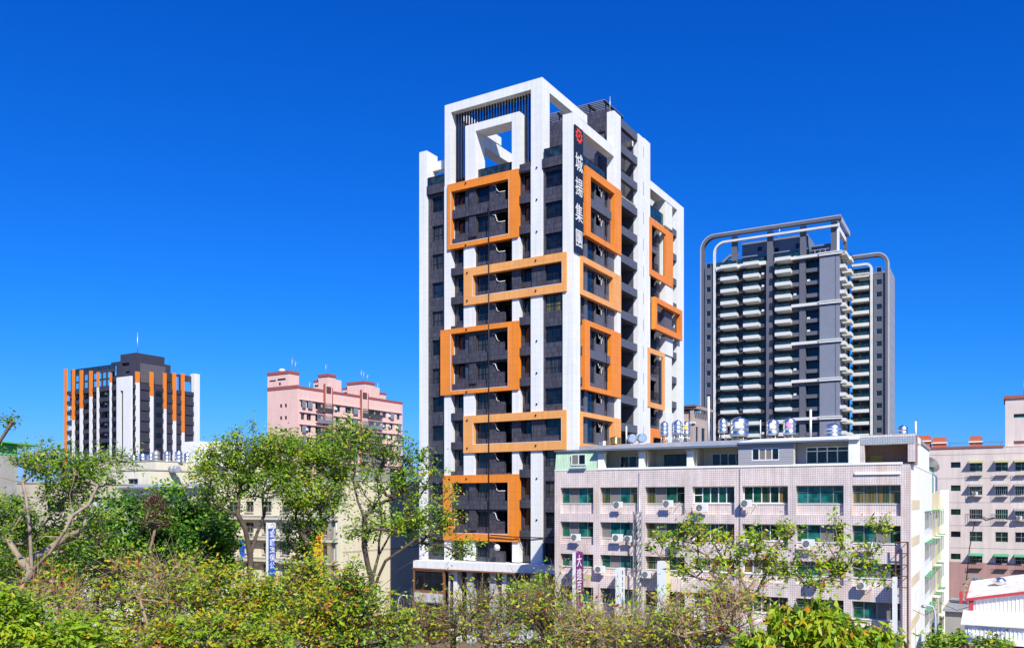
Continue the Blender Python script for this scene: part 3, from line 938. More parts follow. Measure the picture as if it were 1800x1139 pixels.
    def sheet(x0, x1, y0, z0, y1, z1, m):
        bm = bmesh.new()
        v = [bm.verts.new(p) for p in ((x0, y0, z0), (x1, y0, z0), (x1, y1, z1), (x0, y1, z1), (x0, y0, z0 - .05), (x1, y0, z0 - .05), (x1, y1, z1 - .05), (x0, y1, z1 - .05))]
        for f in ((0, 1, 2, 3), (7, 6, 5, 4), (0, 4, 5, 1), (1, 5, 6, 2), (2, 6, 7, 3), (3, 7, 4, 0)):
            bm.faces.new([v[i] for i in f])
        link('roof', finish(bm, m, 'roof'), T)
    sheet(4.0, 16.48, -0.35, 20.11, 5.2, 20.86, roof_grey)
    sheet(16.49, 25.7, -0.25, 20.27, 5.2, 20.90, M('white_sheet_roof', (0.72, 0.73, 0.74), 0.5, var=0.08))
    sheet(-0.1, 3.99, 0.1, 20.10, 5.2, 20.5, roof_grey)
    F.box('roof', 0.05, 29.1, 5.2, 24.0, 20.5, 20.80, concrete)
    F.box('wall', 0.1, 29.0, 6.01, 24.0, 18.2, 20.49, white_soft)
    # ---- end wall on the right
    G.panel('wall', 0.76, 26.0, -0.001, 0.4, 0.0, 18.28, [(u, u + 0.45, z, z + 1.0) for u in (5.2, 11.5) for z in (4.6, 7.4, 10.6, 13.4, 16.1)], white_soft)
    for u in (5.2, 11.5):
        for z in (4.6, 7.4, 10.6, 13.4, 16.1):
            G.box('pane', u, u + 0.45, 0.12, 0.16, z, z + 1.0, glass_curtain)
    band = M('cream_end_band', (0.66, 0.55, 0.36), 0.7, var=0.08)
    for z in (5.9, 9.1, 12.1, 14.9):
        G.box('band', 1.0, 9.0, -0.02, -0.004, z, z + 0.75, band)
    G.box('coping', 0.8, 26.0, -0.03, 0.5, 18.284, 18.42, white_soft)
    for u in (15.5, 17.6, 19.8, 22.2):
        for z in (4.3, 7.3, 10.3, 13.1):
            G.window(u, u + 1.0, z, z + 1.5, -0.06, frame_alu, glass_deepgreen, 2, None, 0.06)
            for q in range(5):
                G.box('window_bar', u + 0.05 + q * 0.22, u + 0.08 + q * 0.22, -0.42, -0.39, z - 0.1, z + 1.4, galv)
            G.box('awning', u - 0.1, u + 1.1, -0.62, -0.0, z + 1.52, z + 1.58, M('green_awning_sheet', (0.10, 0.30, 0.15), 0.5))
    return T, F, G

pink, PF, PG = pink_block()

def on(root, x, y, z):
    c, s = math.cos(root.rotation_euler[2]), math.sin(root.rotation_euler[2])
    return (root.location[0] + x * c - y * s, root.location[1] + x * s + y * c, z)

# ---- air conditioners on the facade
AC_BOX = box_mesh(0.86, 0.32, 0.62, ac_white)
AC_FAN = lathe_mesh(((0, 0.02), (0.20, 0.025), (0.225, 0.0), (0.245, 0.0), (0.245, 0.03)), ac_dark, 16)
AC_BR = box_mesh(0.04, 0.62, 0.04, galv)

def ac_unit(root, x, y, z, label, group, s=1.0, pipe=True, deg=0):
    a = thing('air_conditioner', label, 'air conditioner', on(root, x, y, z), root.rotation_euler[2] + R(deg), group)
    b = link('case', AC_BOX, a, (-0.43 * s, -0.62, 0)); b.scale = (s, 1, s)
    f = link('fan_grille', AC_FAN, a, (-0.12 * s, -0.622, 0.31 * s)); f.rotation_euler = (R(90), 0, 0)
    for q in (-0.3, 0.26):
        link('bracket', AC_BR, a, (q * s, -0.62, -0.045))
    if pipe:
        tube('hose', [(0.4 * s, -0.4, 0.15), (0.55 * s, -0.35, 0.05), (0.72 * s, -0.15, 0.12), (0.8 * s, 0.25, 0.4)], 0.022, ac_white, a)
    return a

ordn = ['first', 'second', 'third', 'fourth', 'fifth', 'sixth', 'seventh']
rown = ['top', 'second', 'third', 'fourth']
grp = 'air conditioners hung on the pink tiled facade'
for x, z, bay, row, s in ((6.3, 15.0, 1, 0, .85), (10.75, 15.07, 2, 0, .95), (13.6, 14.68, 3, 0, 1.15), (17.25, 15.1, 4, 0, .95),
                          (2.3, 12.1, 0, 1, .95), (6.25, 12.1, 1, 1, 1.05), (7.3, 12.1, 1, 1, .85), (11.4, 11.75, 2, 1, 1.0), (17.5, 11.95, 4, 1, .95), (22.0, 11.95, 5, 1, 1.1), (26.4, 11.95, 6, 1, .9),
                          (2.4, 9.25, 0, 2, .95), (4.6, 9.35, 1, 2, 1.0), (8.9, 9.1, 2, 2, .95), (22.4, 9.0, 5, 2, .95), (25.9, 8.95, 6, 2, .95)):
    extra = ', right one of its pair' if x == 7.3 else ', left one of its pair' if x == 6.25 else ''
    ac_unit(pink, x, 0.0, z, f'white air conditioner under the {rown[row]}-row window of the {ordn[bay]} bay{extra}', grp, s, pipe=(bay + row) % 2 == 0)

# ---- stainless water tanks on the roof
def tank_mesh(r, h):
    pr = [(r * 0.86, 0.0), (r * 0.97, h * 0.03)]
    n = 3
    for i in range(n):
        a = h * (0.04 + 0.78 * i / n)
        b = h * (0.04 + 0.78 * (i + 1) / n)
        pr += [(r, a + 0.02), (r, b - 0.06), (r * 0.955, b - 0.04), (r * 0.955, b - 0.01)]
    pr += [(r * 0.98, h * 0.84), (r * 0.55, h * 0.96), (r * 0.22, h * 0.985), (r * 0.22, h * 1.03), (0.0, h * 1.03)]
    return tuple((round(p, 3), round(q, 3)) for p, q in pr)

def tank(root, x, y, z, r, h, leg, label, group='steel water tanks on the roofs', m=None, sticker=None):
    t = thing('water_tank', label, 'water tank', on(root, x, y, z), root.rotation_euler[2], group)
    m = m or steel
    link('body', lathe_mesh(tank_mesh(r, h), m, 22), t, (0, 0, leg))
    if leg > 0.1:
        for i in range(4):
            a = math.pi / 4 + i * math.pi / 2
            tube('leg', [(r * 0.95 * math.cos(a), r * 0.95 * math.sin(a), 0), (r * 0.72 * math.cos(a), r * 0.72 * math.sin(a), leg + 0.03)], 0.045, galv, t)
        link('ring', lathe_mesh(((r * 0.8, leg * 0.45), (r * 0.86, leg * 0.45), (r * 0.86, leg * 0.5), (r * 0.8, leg * 0.5), (r * 0.8, leg * 0.45)), galv, 12), t, (0, 0, 0))
    if sticker:
        bm = bmesh.new()
        n = 5
        for i in range(n):
            a0 = R(-90 - 24 + 48 * i / n + 10); a1 = R(-90 - 24 + 48 * (i + 1) / n + 10)
            rr = r * 1.012
            bm.faces.new([bm.verts.new(p) for p in ((rr * math.cos(a0), rr * math.sin(a0), leg + h * .42), (rr * math.cos(a1), rr * math.sin(a1), leg + h * .42), (rr * math.cos(a1), rr * math.sin(a1), leg + h * .74), (rr * math.cos(a0), rr * math.sin(a0), leg + h * .74))])
        link('sticker', finish(bm, sticker, 'sticker'), t)
    return t

stick_w = M('white_sticker', (0.8, 0.78, 0.8), 0.5)
stick_y = M('yellow_sticker', (0.8, 0.6, 0.08), 0.5)
stick_p = M('pink_sticker', (0.75, 0.30, 0.45), 0.5)
zr = 20.80
tank(pink, 7.98, 6.6, zr, 0.37, 1.35, 0.75, 'steel water tank on four legs, first from the tower on the pink block')
tank(pink, 8.55, 8.2, zr, 0.37, 1.5, 0.75, 'steel water tank half hidden behind the first two by the tower')
tank(pink, 9.25, 6.6, zr, 0.42, 1.3, 0.85, 'steel water tank on legs, right before the tank with a yellow sticker')
tank(pink, 9.98, 6.9, zr, 0.36, 1.3, 0.75, 'steel water tank with a yellow sticker', sticker=stick_y)
tank(pink, 13.42, 6.6, zr, 0.41, 1.35, 0.80, 'steel water tank on tall legs beside the broad tank with white sticker')
tank(pink, 14.78, 7.0, zr, 0.80, 1.75, 0.45, 'broad steel water tank with a white sticker on low stand', sticker=stick_w)
tank(pink, 17.76, 6.6, zr, 0.53, 1.45, 0.42, 'steel water tank with white sticker, left of the pair near the antenna mast', sticker=stick_w)
tank(pink, 19.18, 6.6, zr, 0.53, 1.5, 0.42, 'steel water tank with pink sticker, right of the pair near the antenna mast', sticker=stick_p)
tank(pink, 22.7, 6.6, zr, 0.70, 1.2, 0.05, 'squat wide steel water tank behind the white sheet roof')
tank(pink, 28.0, 7.5, 20.5, 0.42, 1.1, 0.15, 'small steel water tank over the tiled portal at the roof end')
tank(pink, 3.05, 6.8, zr - .05, 0.55, 0.75, 0.2, 'yellowed gold coloured steel tank in front of the tower', m=steel_gold)
tank(pink, 1.95, 6.6, zr - .05, 0.42, 0.5, 0.08, 'small low steel tank left of the gold coloured one')

def solar_heater():
    t = thing('solar_heater', 'two short steel drums of a solar water heater lying on the roof', 'water heater', on(pink, 5.15, 6.3, 20.8), pink.rotation_euler[2])
    for x in (0.0, 0.95):
        o = link('drum', lathe_mesh(((0, -0.35), (0.36, -0.35), (0.42, -0.28), (0.42, 0.28), (0.36, 0.35), (0, 0.35)), steel, 18), t, (x - .2, 0, 0.62))
        o.rotation_euler = (R(90), 0, R(35))
    for x in (-0.35, 0.5, 0.9):
        tube('leg', [(x, 0, 0), (x, 0, 0.3)], 0.04, galv, t)
solar_heater()

def mast(root, x, y, z, h, r, label, arms=(), m=None, cat='mast', name='antenna_mast'):
    t = thing(name, label, cat, on(root, x, y, z), root.rotation_euler[2])
    tube('pole', [(0, 0, 0), (0, 0, h)], r, m or white, t)
    for hz, l in arms:
        tube('arm', [(-l, 0, hz), (l, 0, hz)], r * 0.45, m or white, t)
    return t
mast(pink, 4.35, 6.4, 20.6, 2.0, 0.08, 'white bent vent pipe near the solar drums', name='vent_pipe', cat='pipe')
mast(pink, 12.25, 6.2, 20.7, 4.2, 0.11, 'thick white pipe mast left of the tall legged tank', name='vent_pipe', cat='pipe')
mast(pink, 21.0, 6.2, 20.7, 2.6, 0.10, 'white mast between the sticker tanks and the squat tank')
mast(pink, 29.0, 7.0, 20.5, 1.5, 0.08, 'short white mast at the right roof end')
mast(pink, 16.8, 6.3, 20.7, 1.9, 0.05, 'thin white pipe beside the tank with white sticker', name='vent_pipe', cat='pipe')

# ---- second block continuing the row behind the pink one
def cream_rear_block():
    T = thing('rear_block', 'cream plastered block behind the white end wall with barred windows', 'apartment block', on(pink, 0, 26.05, 0), pink.rotation_euler[2])
    cream2 = M('cream_yellow_plaster', (0.70, 0.60, 0.38), 0.75, var=0.08, streak=0.08)
    G = Face(T, 29.10, 0, 90)
    F = Face(T)
    us = (1.5, 4.5, 8.0, 11.5)
    hol = [(u, u + 1.6, z, z + 1.5) for u in us for z in (1.3, 4.3, 7.3, 10.3, 13.1)]
    G.panel('wall', 0.0, 16.0, 0.0, 0.5, 0.0, 16.4, hol, cream2)
    F.box('wall', 18.0, 28.58, 0.0, 16.0, 0.0, 16.3, cream2)
    gm = M('green_awning_sheet', (0.10, 0.30, 0.15), 0.5)
    for i, u in enumerate(us):
        for j, z in enumerate((1.3, 4.3, 7.3, 10.3, 13.1)):
            G.window(u, u + 1.6, z, z + 1.5, 0.1, frame_alu, glass_deepgreen, 2, None, 0.07)
            G.box('awning', u - 0.1, u + 1.7, -0.7, -0.01, z + 1.55, z + 1.62, gm if (i + j) % 2 == 0 else ac_white)
            for q in range(4):
                G.box('window_bar', u + q * 0.5, u + q * 0.5 + 0.05, -0.5, -0.45, z - 0.1, z + 1.45, galv)
    tube('rain_pipe', [(29.18, 13.9, 0.2), (29.18, 13.9, 16.2)], 0.12, M('pale_green_pipe', (0.45, 0.60, 0.32), 0.5), T)
    tube('rain_pipe', [(29.18, 15.0, 0.2), (29.18, 15.0, 16.2)], 0.12, M('pale_green_pipe', (0.45, 0.60, 0.32), 0.5), T)
    F.box('buttress_wall', 29.1, 30.0, 16.0, 16.4, 0.0, 16.9, white_soft)
    F.box('roof_shed', 26.2, 29.0, 0.5, 5.5, 16.4, 19.0, M('green_roof_shed', (0.18, 0.36, 0.26), 0.6, var=0.15))
    bm = bmesh.new()
    link('shed_roof', box_mesh(3.4, 5.6, 0.08, roof_grey), T, (25.9, 0.3, 19.02))
    F.box('roof_shed', 26.0, 28.9, 6.0, 10.0, 16.4, 18.2, white_soft)
    return T
rear = cream_rear_block()
tank(pink, 28.4, 38.2, 16.4, 0.62, 1.9, 0.3, 'tall ribbed steel water tank on the cream block behind the white end wall')
def dish():
    d = thing('satellite_dish', 'dark satellite dish on the cream rear block roof', 'satellite dish', on(pink, 28.5, 33.5, 18.2), pink.rotation_euler[2])
    o = link('bowl', lathe_mesh(((0, 0), (0.5, 0.06), (0.95, 0.28), (0.93, 0.30), (0.5, 0.1), (0, 0.04)), M('dark_dish', (0.10, 0.10, 0.10), 0.5), 18), d, (0, 0, 1.2))
    o.rotation_euler = (R(60), 0, R(40))
    tube('pole', [(0, 0.2, 0), (0, 0.1, 1.2)], 0.06, galv, d)
dish()
# ------------------------------------------------------------------ pinkish block at the right edge
def right_block():
    loc, rz = site(1690, 115, -1750)
    T = thing('apartment_block', 'dusty pink apartment block with barred windows and a stair tower at the right edge', 'apartment block', loc, rz)
    F = Face(T)
    pk = M('dusty_pink_render', (0.68, 0.585, 0.545), 0.75, var=0.09, streak=0.13, scale=0.3)
    pk2 = M('dark_pink_render', (0.43, 0.255, 0.235), 0.75, var=0.08, streak=0.10)
    tops = [20.8, 17.72, 14.55, 11.6, 8.65]
    cols = [(-1.25, -0.1, 0.75), (0.95, 2.45, 1.3), (3.92, 5.36, 1.3), (6.15, 7.55, 1.3), (9.0, 10.4, 1.3), (12.0, 13.4, 1.3), (-4.4, -3.2, 1.2)]
    hol = [(a, b, t - h, t) for t in tops for a, b, h in cols]
    low = [(a, b, 4.1, 5.4) for a, b, h in cols[1:]]
    F.panel('wall', -6.0, 16.0, 0.0, 0.5, 7.55, 22.6, hol, pk)
    F.panel('wall', -6.0, 16.0, -0.02, 0.5, 0.0, 7.54, low + [(a, b, 0.2, 2.8) for a, b, h in cols[1:]], pk2)
    F.box('wall', -5.95, 15.95, 0.9, 14.0, 0.0, 22.5, pk)
    F.box('coping', -6.1, 4.9, -0.12, 0.6, 22.602, 22.86, M('red_brown_coping', (0.30, 0.10, 0.08), 0.6))
    for z in (21.75, 18.6, 15.4, 12.35, 9.4):
        F.box('groove', -5.99, 15.99, -0.012, 0.0, z, z + 0.05, M('groove_shadow_grey', (0.28, 0.23, 0.23), 0.8))
    green = M('green_awning', (0.07, 0.33, 0.17), 0.5, var=0.1)
    olive = M('olive_awning', (0.35, 0.35, 0.16), 0.5, var=0.1)
    for r, t in enumerate(tops):
        for i, (a, b, h) in enumerate(cols):
            F.window(a + .002, b - .002, t - h + .002, t - .002, 0.12, frame_alu if i else frame_dark, glass_deepgreen if (i + r) % 3 else glass_dark, 2 if h > 1 else 1, 0.5 if h > 1 else None, 0.05)
            if h > 1:
                aw = green if r == 4 else olive if r == 0 else concrete
                if r in (0, 4) or (r == 1) or (r == 2 and i >= 3):
                    bm = bmesh.new()
                    zz = t + 0.12
                    v = [bm.verts.new(p) for p in ((a - .1, -0.02, zz), (b + .1, -0.02, zz), (b + .1, -0.85, zz - 0.28), (a - .1, -0.85, zz - 0.28), (a - .1, -0.02, zz - .05), (b + .1, -0.02, zz - .05), (b + .1, -0.85, zz - 0.33), (a - .1, -0.85, zz - 0.33))]
                    for f in ((0, 1, 2, 3), (7, 6, 5, 4), (0, 4, 5, 1), (1, 5, 6, 2), (2, 6, 7, 3), (3, 7, 4, 0)):
                        bm.faces.new([v[q] for q in f])
                    link('awning', finish(bm, aw, 'awning'), T)
                if r != 3:                                   # cage of bars under or over the window
                    z0, z1 = (t - h - 0.55, t - h) if r in (0, 4) else (t - h - 0.25, t)
                    nb = 6
                    cage = panel_mesh(b - a, 0.03, z1 - z0, [(0.03 + q * (b - a - .03) / nb, (q + 1) * (b - a - .03) / nb, 0.03, z1 - z0 - 0.03) for q in range(nb)], rust if r == 4 else galv)
                    F.put('window_cage', cage, a, -0.5, z0)
                    F.box('cage_floor', a, b, -0.5, 0.0, z0 - 0.02, z0, rust if r == 4 else galv)
    for a, b, h in cols[1:]:
        F.window(a + .002, b - .002, 4.102, 5.398, 0.12, frame_alu, glass_deepgreen, 2, 0.5, 0.05)
        F.box('awning', a - 0.1, b + 0.1, -0.7, -0.03, 5.45, 5.52, green)
    # stair tower at the right
    F.panel('stair_tower', 5.05, 13.0, 0.6, 1.0, 22.7, 28.9, [(6.0, 9.0, 26.4, 26.9), (6.0, 9.2, 22.9, 23.4)], pk)
    F.box('stair_tower', 5.1, 12.95, 1.3, 8.0, 22.51, 28.85, pk)
    F.box('window_strip', 6.0, 9.0, 0.85, 0.9, 26.4, 26.9, glass_green)
    F.box('window_strip', 6.0, 9.2, 0.85, 0.9, 22.9, 23.4, pk2)
    F.box('coping', 4.85, 13.2, 0.4, 8.2, 28.9, 29.3, M('red_brown_coping', (0.30, 0.10, 0.08), 0.6))
    tube('antenna_rod', [(7.2, 3, 29.3), (7.2, 3, 31.5)], 0.08, galv, T)
    # stepped red roof houses standing on the roof behind the coping
    red = M('brick_red_render', (0.50, 0.13, 0.07), 0.7, var=0.1)
    for a, b, z in ((-5.6, -3.9, 24.5), (-3.6, -2.0, 24.2), (0.9, 2.3, 24.2)):
        F.box('roof_house', a, b, 2.0, 4.5, 22.51, z, red)
        F.box('roof_house_ledge', a - .15, b + .15, 1.8, 4.6, z - 0.75, z - 0.6, white_soft)
        F.box('roof_house_cap', a + 0.1, b - 0.1, 2.1, 4.4, z, z + 0.12, red)
    F.box('roof_rail', -5.0, 4.8, 1.0, 1.06, 23.35, 23.42, roof_edge)
    for u in (-4.5, -1.5, 1.5, 4.5):
        F.box('rail_post', u, u + .06, 1.0, 1.06, 22.5, 23.35, roof_edge)
    tube('cable', [(2.45, -0.1, 13.6), (3.0, -0.15, 13.3), (3.9, -0.1, 13.5)], 0.05, black_metal, T)
    tube('cable', [(1.6, -0.08, 13.0), (1.0, -0.08, 9.5), (0.6, -0.08, 5.0)], 0.03, black_metal, T)
    return T
rblock = right_block()
ac_unit(rblock, 1.6, -0.1, 16.35, 'air conditioner in the window cage of the dusty pink block, second row', 'air conditioners on the dusty pink block', 0.8, False)
ac_unit(rblock, 6.6, -0.1, 13.2, 'air conditioner in the window cage at the right edge, third row', 'air conditioners on the dusty pink block', 0.8, False)

# ------------------------------------------------------------------ dark grey residential tower with white balconies
def grey_tower():
    loc, rz = site(1478, 227, -1820)
    T = thing('residential_tower', 'dark grey high-rise tower with rows of white balconies and rounded roof frame', 'apartment tower', loc, rz)
    F = Face(T)
    G = Face(T, 0, 0, 90)
    g1 = M('charcoal_tile', (0.050, 0.055, 0.075), 0.5, var=0.08)
    g2 = M('mid_grey_panel', (0.205, 0.225, 0.285), 0.55, var=0.05)
    g3 = M('slate_grey_panel', (0.115, 0.12, 0.15), 0.55, var=0.06)
    tubew = M('off_white_tube', (0.64, 0.64, 0.63), 0.55)
    wht = M('off_white_balcony', (0.66, 0.66, 0.64), 0.6, var=0.04)
    P = 3.36
    fl = [81.3 - 0.95 - P * k for k in range(24)]            # balcony slab levels
    def curve(x0, x1, z0, z1, r, n=10, right=False):
        pts = [(x0, z0)]
        pts += [(x0 + r - r * math.cos(math.pi / 2 * i / n), z1 - r + r * math.sin(math.pi / 2 * i / n)) for i in range(n + 1)]
        pts.append((x1, z1))
        return pts
    # body
    F.box('wall', -36.0, -0.6, 2.6, 20.0, 0.0, 80.6, g1)
    holes = [(-36.0, -34.7, z + 0.9, z + 2.4) for z in fl if z > 8]
    F.panel('wall', -36.2, -34.2, 0.4, 1.0, 0.0, 82.0, holes, g3)
    for z in fl:
        if z > 8:
            F.window(-36.0, -34.7, z + 0.9, z + 2.4, 0.55, frame_alu, glass_blue, 1, None, 0.1)
    # rounded frames
    link('outer_frame', sweep_mesh(curve(-37.0, -0.02, 0.0, 90.0, 3.6), 0.66, 0.0, 1.6, g3), T)
    link('outer_frame_trim', sweep_mesh(curve(-37.45, -0.01, 0.0, 90.5, 3.9), 0.26, -0.06, 1.7, M('light_grey_trim', (0.42, 0.42, 0.45), 0.5)), T)
    link('inner_frame', sweep_mesh(curve(-33.6, -0.6, 0.0, 88.0, 3.0), 0.55, -0.1, 0.8, tubew), T)
    F.box('frame_beam', -0.9, -0.02, 1.7, 16.5, 89.3, 90.6, M('light_grey_trim', (0.42, 0.42, 0.45), 0.5))
    F.box('frame_post', -1.4, -0.62, 14.0, 15.5, 80.0, 89.3, g3)
    F.box('frame_post', -1.9, -0.62, 0.9, 2.0, 81.0, 89.5, white)
    F.box('frame_beam', -1.6, -0.7, 2.0, 14.0, 87.2, 88.4, white)
    # crown columns and penthouse
    for u in (-28.9, -19.2, -10.5, -2.6):
        F.box('column', u, u + 1.5, 0.82, 2.2, 80.6, 89.3, g3)
    F.panel('roof_house', -26.8, -9.0, 4.0, 4.5, 80.7, 88.0, [(-22.5, -21.3, 85.2, 86.4), (-17.8, -16.7, 84.2, 85.4), (-12.2, -10.4, 84.5, 85.8)], g2)
    F.box('roof_house', -26.7, -9.1, 4.6, 14.0, 80.6, 87.9, g2)
    for a, b, c, d in ((-22.5, -21.3, 85.2, 86.4), (-17.8, -16.7, 84.2, 85.4), (-12.2, -10.4, 84.5, 85.8)):
        F.box('pane', a, b, 4.2, 4.26, c, d, glass_dark)
    F.box('roof_beam', -8.5, -1.5, 6.0, 7.0, 83.8, 85.2, g2)
    F.railing(-8.0, -2.8, 81.4, 82.6, 1.2, glass_rail, 4, white)
    F.railing(-36.0, -20.0, 81.4, 82.7, 1.2, glass_rail_green, 9)
    F.railing(-19.0, -9.0, 81.4, 82.7, 1.2, glass_rail_green, 6)
    tube('antenna_rod', [(-17.0, 6, 88), (-17.0, 6, 92.5)], 0.1, galv, T)
    # arch shaped roof screen at the left
    link('roof_arch', sweep_mesh([(-34, 81), (-33.5, 84.5), (-31.5, 86.2), (-29.0, 86.4)], 0.7, 8.0, 9.0, g2), T)
    # piers
    F.box('pier', -19.3, -17.7, 0.3, 2.6, 0.0, 80.7, g3)
    F.box('pier', -10.6, -9.0, 0.5, 2.6, 0.0, 80.7, g3)
    zb = [81.2, 68.4, 58.25, 48.15, 38.05, 27.95, 17.9, 7.8]
    for a, b in zip(zb, zb[1:]):
        F.box('pier', -5.3, -0.35, -0.1, 2.6, b + 0.01, a - 1.0, g2)
        F.box('corner_slit', -1.4, -1.2, -0.14, -0.1, b + 0.1, a - 1.1, g3)
    for z in zb:
        F.box('white_band', -12.55, -5.41, -0.3, 0.5, z - 0.78, z - 0.02, wht)
        F.box('white_band', -5.4, 0.25, -0.5, 0.6, z - 0.82, z, wht)
        F.box('white_band', -5.55, 0.33, -0.62, -0.51, z - 0.26, z + 0.03, wht)
    F.box('white_band', -33.1, -19.4, -0.1, 0.9, 80.2, 81.2, wht)
    # balconies: white box, glass rail, dark windows behind, plants
    rnd = random.Random(5)
    plant = M('balcony_plants', (0.05, 0.13, 0.02), 0.8, var=0.4, scale=3)
    cols = [(-31.5, -27.0, 1.3), (-25.2, -21.0, 1.3), (-16.6, -12.5, 1.6)]
    for z in fl[:21]:
        for (a, b, dd) in cols:
            F.box('balcony', a, b, -dd, 2.59, z - 0.08, z + 0.85, wht)
            F.railing(a + 0.02, b - 0.02, z + 0.86, z + 1.65, -dd + 0.06, glass_rail_green, 3)
            F.window(a + 0.2, b - 0.1, z + 0.93, z + 2.9, 2.45, frame_dark, glass_dark, 3, None, 0.08)
            if rnd.random() < 0.55:
                u = a + 0.4 + rnd.random() * (b - a - 1.6)
                link('plant', leaf_blob(plant, rnd.randint(0, 3)), T, F.loc(u, -dd + 0.5, z + 1.5))
        for (a, b) in ((-33.0, -31.6), (-26.9, -25.3), (-20.9, -19.4), (-12.4, -10.7), (-8.9, -5.4)):
            F.box('spandrel', a, b, 0.6 if a > -13 else 1.0, 2.59, z - 0.25, z + 0.75, g1 if a < -13 else g3)
            if b - a > 1.45:
                F.box('pane', a + 0.1, b - 0.1, 2.40, 2.58, z + 0.80, z + 2.8, glass_dark)
            if rnd.random() < 0.3:
                F.box('ac_case', a + 0.2, a + 0.9, 1.0, 1.5, z + 0.78, z + 1.3, ac_white)
    # right side: balconies stepping back
    G.box('wall', 0.0, 15.0, 2.0, 3.0, 0.0, 81.0, g1)
    for z in fl[:21]:
        G.box('balcony', 0.7, 4.8, -1.0, 1.99, z - 0.1, z + 0.85, wht)
        G.railing(0.75, 4.75, z + 0.86, z + 1.65, -0.95, glass_rail_green, 3)
        G.box('pane', 0.9, 4.6, 1.9, 1.99, z + 1.0, z + 2.9, glass_dark)
        G.box('balcony', 6.5, 11.0, -1.6, 1.99, z - 0.1, z + 0.85, wht)
        G.railing(6.55, 10.95, z + 0.86, z + 1.65, -1.55, glass_rail_green, 3)
        G.box('pane', 6.7, 10.8, 1.9, 1.99, z + 1.0, z + 2.9, glass_dark)
    G.box('white_band', 0.7, 12.0, -1.2, 1.5, 80.4, 81.3, wht)
    # set back wing
    W = Face(T, 0.2, 14.0, 0)
    W.box('wall', 0.4, 9.6, 2.2, 18.0, 0.0, 78.0, g1)
    def curve_r(x0, x1, z0, z1, r, n=10):
        return [(x0, z1)] + [(x1 - r + r * math.sin(math.pi / 2 * i / n), z1 - r + r * math.cos(math.pi / 2 * i / n)) for i in range(n + 1)] + [(x1, z0)]
    def shift(o):
        o.location = (0.2, 14.0, 0)
    shift(link('outer_frame', sweep_mesh(curve_r(0.0, 9.4, 0.0, 82.6, 2.6), 0.7, 0.0, 1.6, g3), T))
    shift(link('outer_frame_trim', sweep_mesh(curve_r(0.0, 9.85, 0.0, 83.1, 3.0), 0.3, -0.06, 1.7, M('light_grey_trim', (0.42, 0.42, 0.45), 0.5)), T))
    shift(link('inner_frame', sweep_mesh(curve_r(0.6, 5.6, 0.0, 80.4, 1.5), 0.6, -0.3, 0.8, tubew), T))
    shift(link('inner_frame', sweep_mesh(curve_r(2.2, 6.9, 76.0, 76.6, 0.5), 0.45, 0.9, 2.0, tubew), T))
    W.box('roof_beam', 3.0, 9.0, 6.0, 7.0, 78.0, 79.4, g2)
    hol = [(6.7, 8.2, z + 0.9, z + 2.4) for z in fl[1:] if z > 8]
    W.panel('wall', 6.1, 8.9, 0.6, 1.2, 0.0, 77.5, hol, g3)
    for z in fl[1:21]:
        W.window(6.7, 8.2, z + 0.9, z + 2.4, 0.75, frame_alu, glass_blue, 1, None, 0.1)
    for z in fl[1:21]:
        W.box('balcony', 0.6, 5.0, -0.6, 2.19, z - 0.1, z + 0.8, wht)
        W.railing(0.65, 4.95, z + 0.86, z + 1.75, -0.55, glass_rail_green, 3)
        W.box('pane', 0.8, 4.9, 2.1, 2.19, z + 1.0, z + 2.9, glass_dark)
    W.box('white_band', 0.5, 5.1, -0.6, 1.5, 77.2, 78.0, wht)
    # narrow right flank of the wing
    K = Face(T, 9.9, 14.0, 90)
    K.panel('wall', 1.7, 18.0, -0.0, 0.4, 0.0, 80.0, [(u, u + 1.2, z + 0.9, z + 2.2) for u in (4, 9, 14) for z in fl[1:] if z > 8], M('light_grey_flank', (0.30, 0.31, 0.34), 0.6))
    for u in (4, 9, 14):
        for z in fl[1:21]:
            K.box('pane', u, u + 1.2, 0.18, 0.24, z + 0.9, z + 2.2, glass_dark)
    return T


def leaf_blob(mat, seed):
    k = ('blob', mat.name, seed)
    if k not in MESH:
        rnd = random.Random(seed)
        bm = bmesh.new()
        for i in range(26):
            p = Vector((rnd.gauss(0, .4), rnd.gauss(0, .18), rnd.gauss(0, .22)))
            a = Vector((rnd.gauss(0, 1), rnd.gauss(0, 1), rnd.gauss(0, 1))).normalized() * 0.22
            b = Vector((rnd.gauss(0, 1), rnd.gauss(0, 1), rnd.gauss(0, 1))).normalized() * 0.12
            bm.faces.new([bm.verts.new(q) for q in (p - a, p + b, p + a, p - b)])
        MESH[k] = finish(bm, mat, 'plant')
    return MESH[k]
grey_tower()

